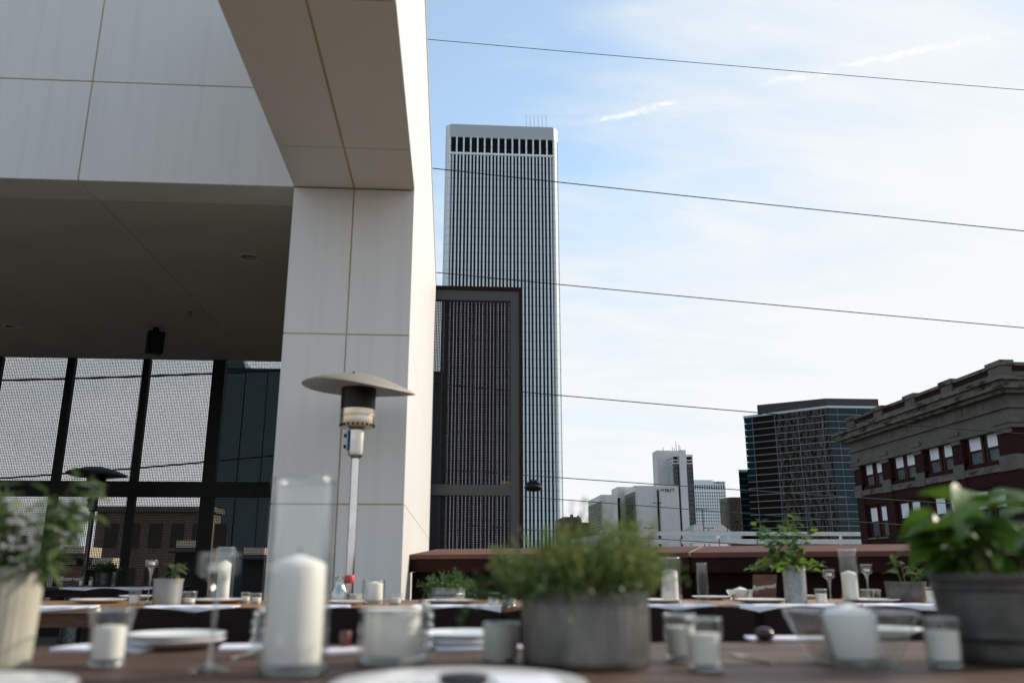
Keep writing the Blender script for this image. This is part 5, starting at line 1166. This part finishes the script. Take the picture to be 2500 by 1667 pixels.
part('frieze', MB().box(XB-.06,XB+WD,YN-.06,YF_+.06,Zm-.35,Zf), M['stone'], bb)
part('moulding', MB().box(XB-.22,XB+WD,YN-.22,YF_+.2,Zf,Zf+.18).box(XB-.16,XB+WD,YN-.16,YF_+.14,Zm-.35-.22,Zm-.352), M['stone'], bb)
nf = 9; wy = (YF_-YN)/nf
for i in range(nf): part('frieze_block', MB().box(XB-.10,XB+.2,YN+.21*(i==0)+i*wy+.03,YN+(i+1)*wy-.03,Zf+.19,Zd0-.02), M['stone'], bb)
part('frieze_front', MB().box(XB-.112,XB+WD,YN-.10,YN+.2,Zf+.19,Zd0-.02), M['stone'], bb)
part('upper_core', MB().box(XB+.02,XB+WD-.1,YN+.02,YF_-.02,Zm+.004,Zc0), M['stone'], bb)
dn = MB(); nd = 84; dy = (YF_-YN)/nd
for i in range(nd): dn.box(XB-.36,XB-.05,YN-.15+i*dy,YN-.15+i*dy+dy*.55,Zd0,Zd1)
for i in range(60): dn.box(XB-.3+i*.26,XB-.3+i*.26+.14,YN-.36,YN-.05,Zd0,Zd1)
part('dentils', dn, M['stone'], bb, stuff=True)
part('cornice', MB().box(XB-.55,XB+WD,YN-.55,YF_+.5,Zd1+.001,Zd1+.22).box(XB-.85,XB+WD,YN-.85,YF_+.8,Zd1+.22,Zc1+.1).box(XB-1.05,XB+WD,YN-1.05,YF_+1.0,Zc1+.1,Zc0), M['stone_dirty'], bb)
part('parapet_stone', MB().box(XB-.04,XB+WD,YN-.04,YF_+.04,Zc0+.001,Zs1), M['stone'], bb)
part('parapet_brick', MB().box(XB-.02,XB+WD-.02,YN-.02,YF_+.02,Zs1+.001,Zb1), M['brick'], bb)
part('coping', MB().box(XB-.12,XB+WD,YN-.12,YF_+.12,Zb1+.001,Zt-.05), M['stone_dirty'], bb)
for yb_3 in [YN-.1]+[(a_+b_)/2-.6 for a_, b_ in gaps[1:4]]+[YF_-1.1]:
    part('parapet_pier', MB().box(XB-.16,XB+.5,yb_3,yb_3+1.3,Zc0+.002,Zs1+.01).box(XB-.13,XB+.5,yb_3+.03,yb_3+1.27,Zs1+.011,Zb1+.02), M['stone'], bb)
    part('pier_cap', MB().box(XB-.22,XB+.6,yb_3-.08,yb_3+1.38,Zb1+.03,Zt+.07), M['stone_dirty'], bb)

# ------------------------------------------------------------------ buildings behind the left mesh screen
YM = 120.0; m0, m1 = atY(545,905,YM), atY(1090,905,YM)
tb = thing('teal_glass_block','dark teal glass block seen through the mesh left of the white column','building',((m0.x+m1.x)/2,YM+15,GZ))
part('body', MB().box(m0.x+.3,m1.x-.3,YM+.4,YM+30,GZ,m0.z-.2), M['gl_dark'], tb)
tbm = facade_glass('deep_teal_glass',(0.012,0.060,0.065),(0.008,0.040,0.05),.03,.1,.1,.4)
for i in range(10):
    xa = m0.x+(m1.x-m0.x)*i/10; xb_ = m0.x+(m1.x-m0.x)*(i+1)/10
    part('glass_bay', MB().box(xa+.08,xb_-.08,YM,YM+.35,GZ,m0.z), tbm, tb)
part('roof_edge', MB().box(m0.x,m1.x,YM-.1,YM+30,m0.z,m0.z+.4), M['steel_dark'], tb)
q0, q1, q2 = atY(556,905,YM+12), atY(600,884,YM+12), atY(624,905,YM+12); part('stair_tower', MB().hexa([(q0.x,YM+10,m0.z),(q2.x,YM+10,m0.z),(q2.x,YM+20,m0.z),(q0.x,YM+20,m0.z)],[(q0.x,YM+10,q1.z),(q1.x,YM+10,q1.z),(q1.x,YM+20,q1.z),(q0.x,YM+20,q1.z)]), tbm, tb)
YD = 60.0; d0, d1 = atY(238,1248,YD), atY(512,1248,YD)
db = thing('brown_street_block','low brown street block seen through the lower mesh at left','building',((d0.x+d1.x)/2,YD+6,GZ))
part('wall', MB().box(d0.x,d1.x,YD,YD+3,GZ,d0.z), mat('umber_brick',(0.17,0.13,0.09),.9,c2=(0.12,0.09,0.065),scale=1.2), db)
part('cornice', MB().box(d0.x-.2,d1.x+.2,YD-.3,YD+3.1,d0.z,d0.z+.35), M['stone'], db)
wq = MB().box(-.42,.42,-.08,.05,-.8,.8).mesh('window', mat('dim_window',(0.05,0.042,0.034),.5,spec=.1))
for i in range(6):
    for j in range(2): inst('window', wq, db, (d0.x+1.1+i*1.45,YD,d0.z-1.6-j*2.9))
for px, py, lb_ in ((455,1330,'under the brown block roof'),(620,1347,'close to the white column'),(180,1345,'upper one by the far left pot'),(160,1372,'lower one by the far left pot'),(250,1372,'beside the dark herb bucket')):  # pale wall pieces made as bright patches; the brightness is put into their colour
    q = atY(px,py,40); t = thing('shop_front','shop front coloured bright as if sunlit, seen through the mesh, '+lb_,'building',(q.x,40,GZ),'shop fronts coloured bright behind the mesh'); part('wall', MB().box(q.x-.45,q.x+.45,40,42,q.z-.25,q.z+.2), mat('bright_patch_stucco',(0.62,0.52,0.38),.8), t); part('dark_base', MB().box(q.x-.45,q.x+.45,40.02,42,GZ,q.z-.251), M['steel_dark'], t); part('awning', MB().hexa([(q.x-.6,39.4,q.z-.35),(q.x+.6,39.4,q.z-.35),(q.x+.6,39.99,q.z-.35),(q.x-.6,39.99,q.z-.35)],[(q.x-.6,39.4,q.z-.3),(q.x+.6,39.4,q.z-.3),(q.x+.6,39.99,q.z-.1),(q.x-.6,39.99,q.z-.1)]), M['steel_dark'], t)
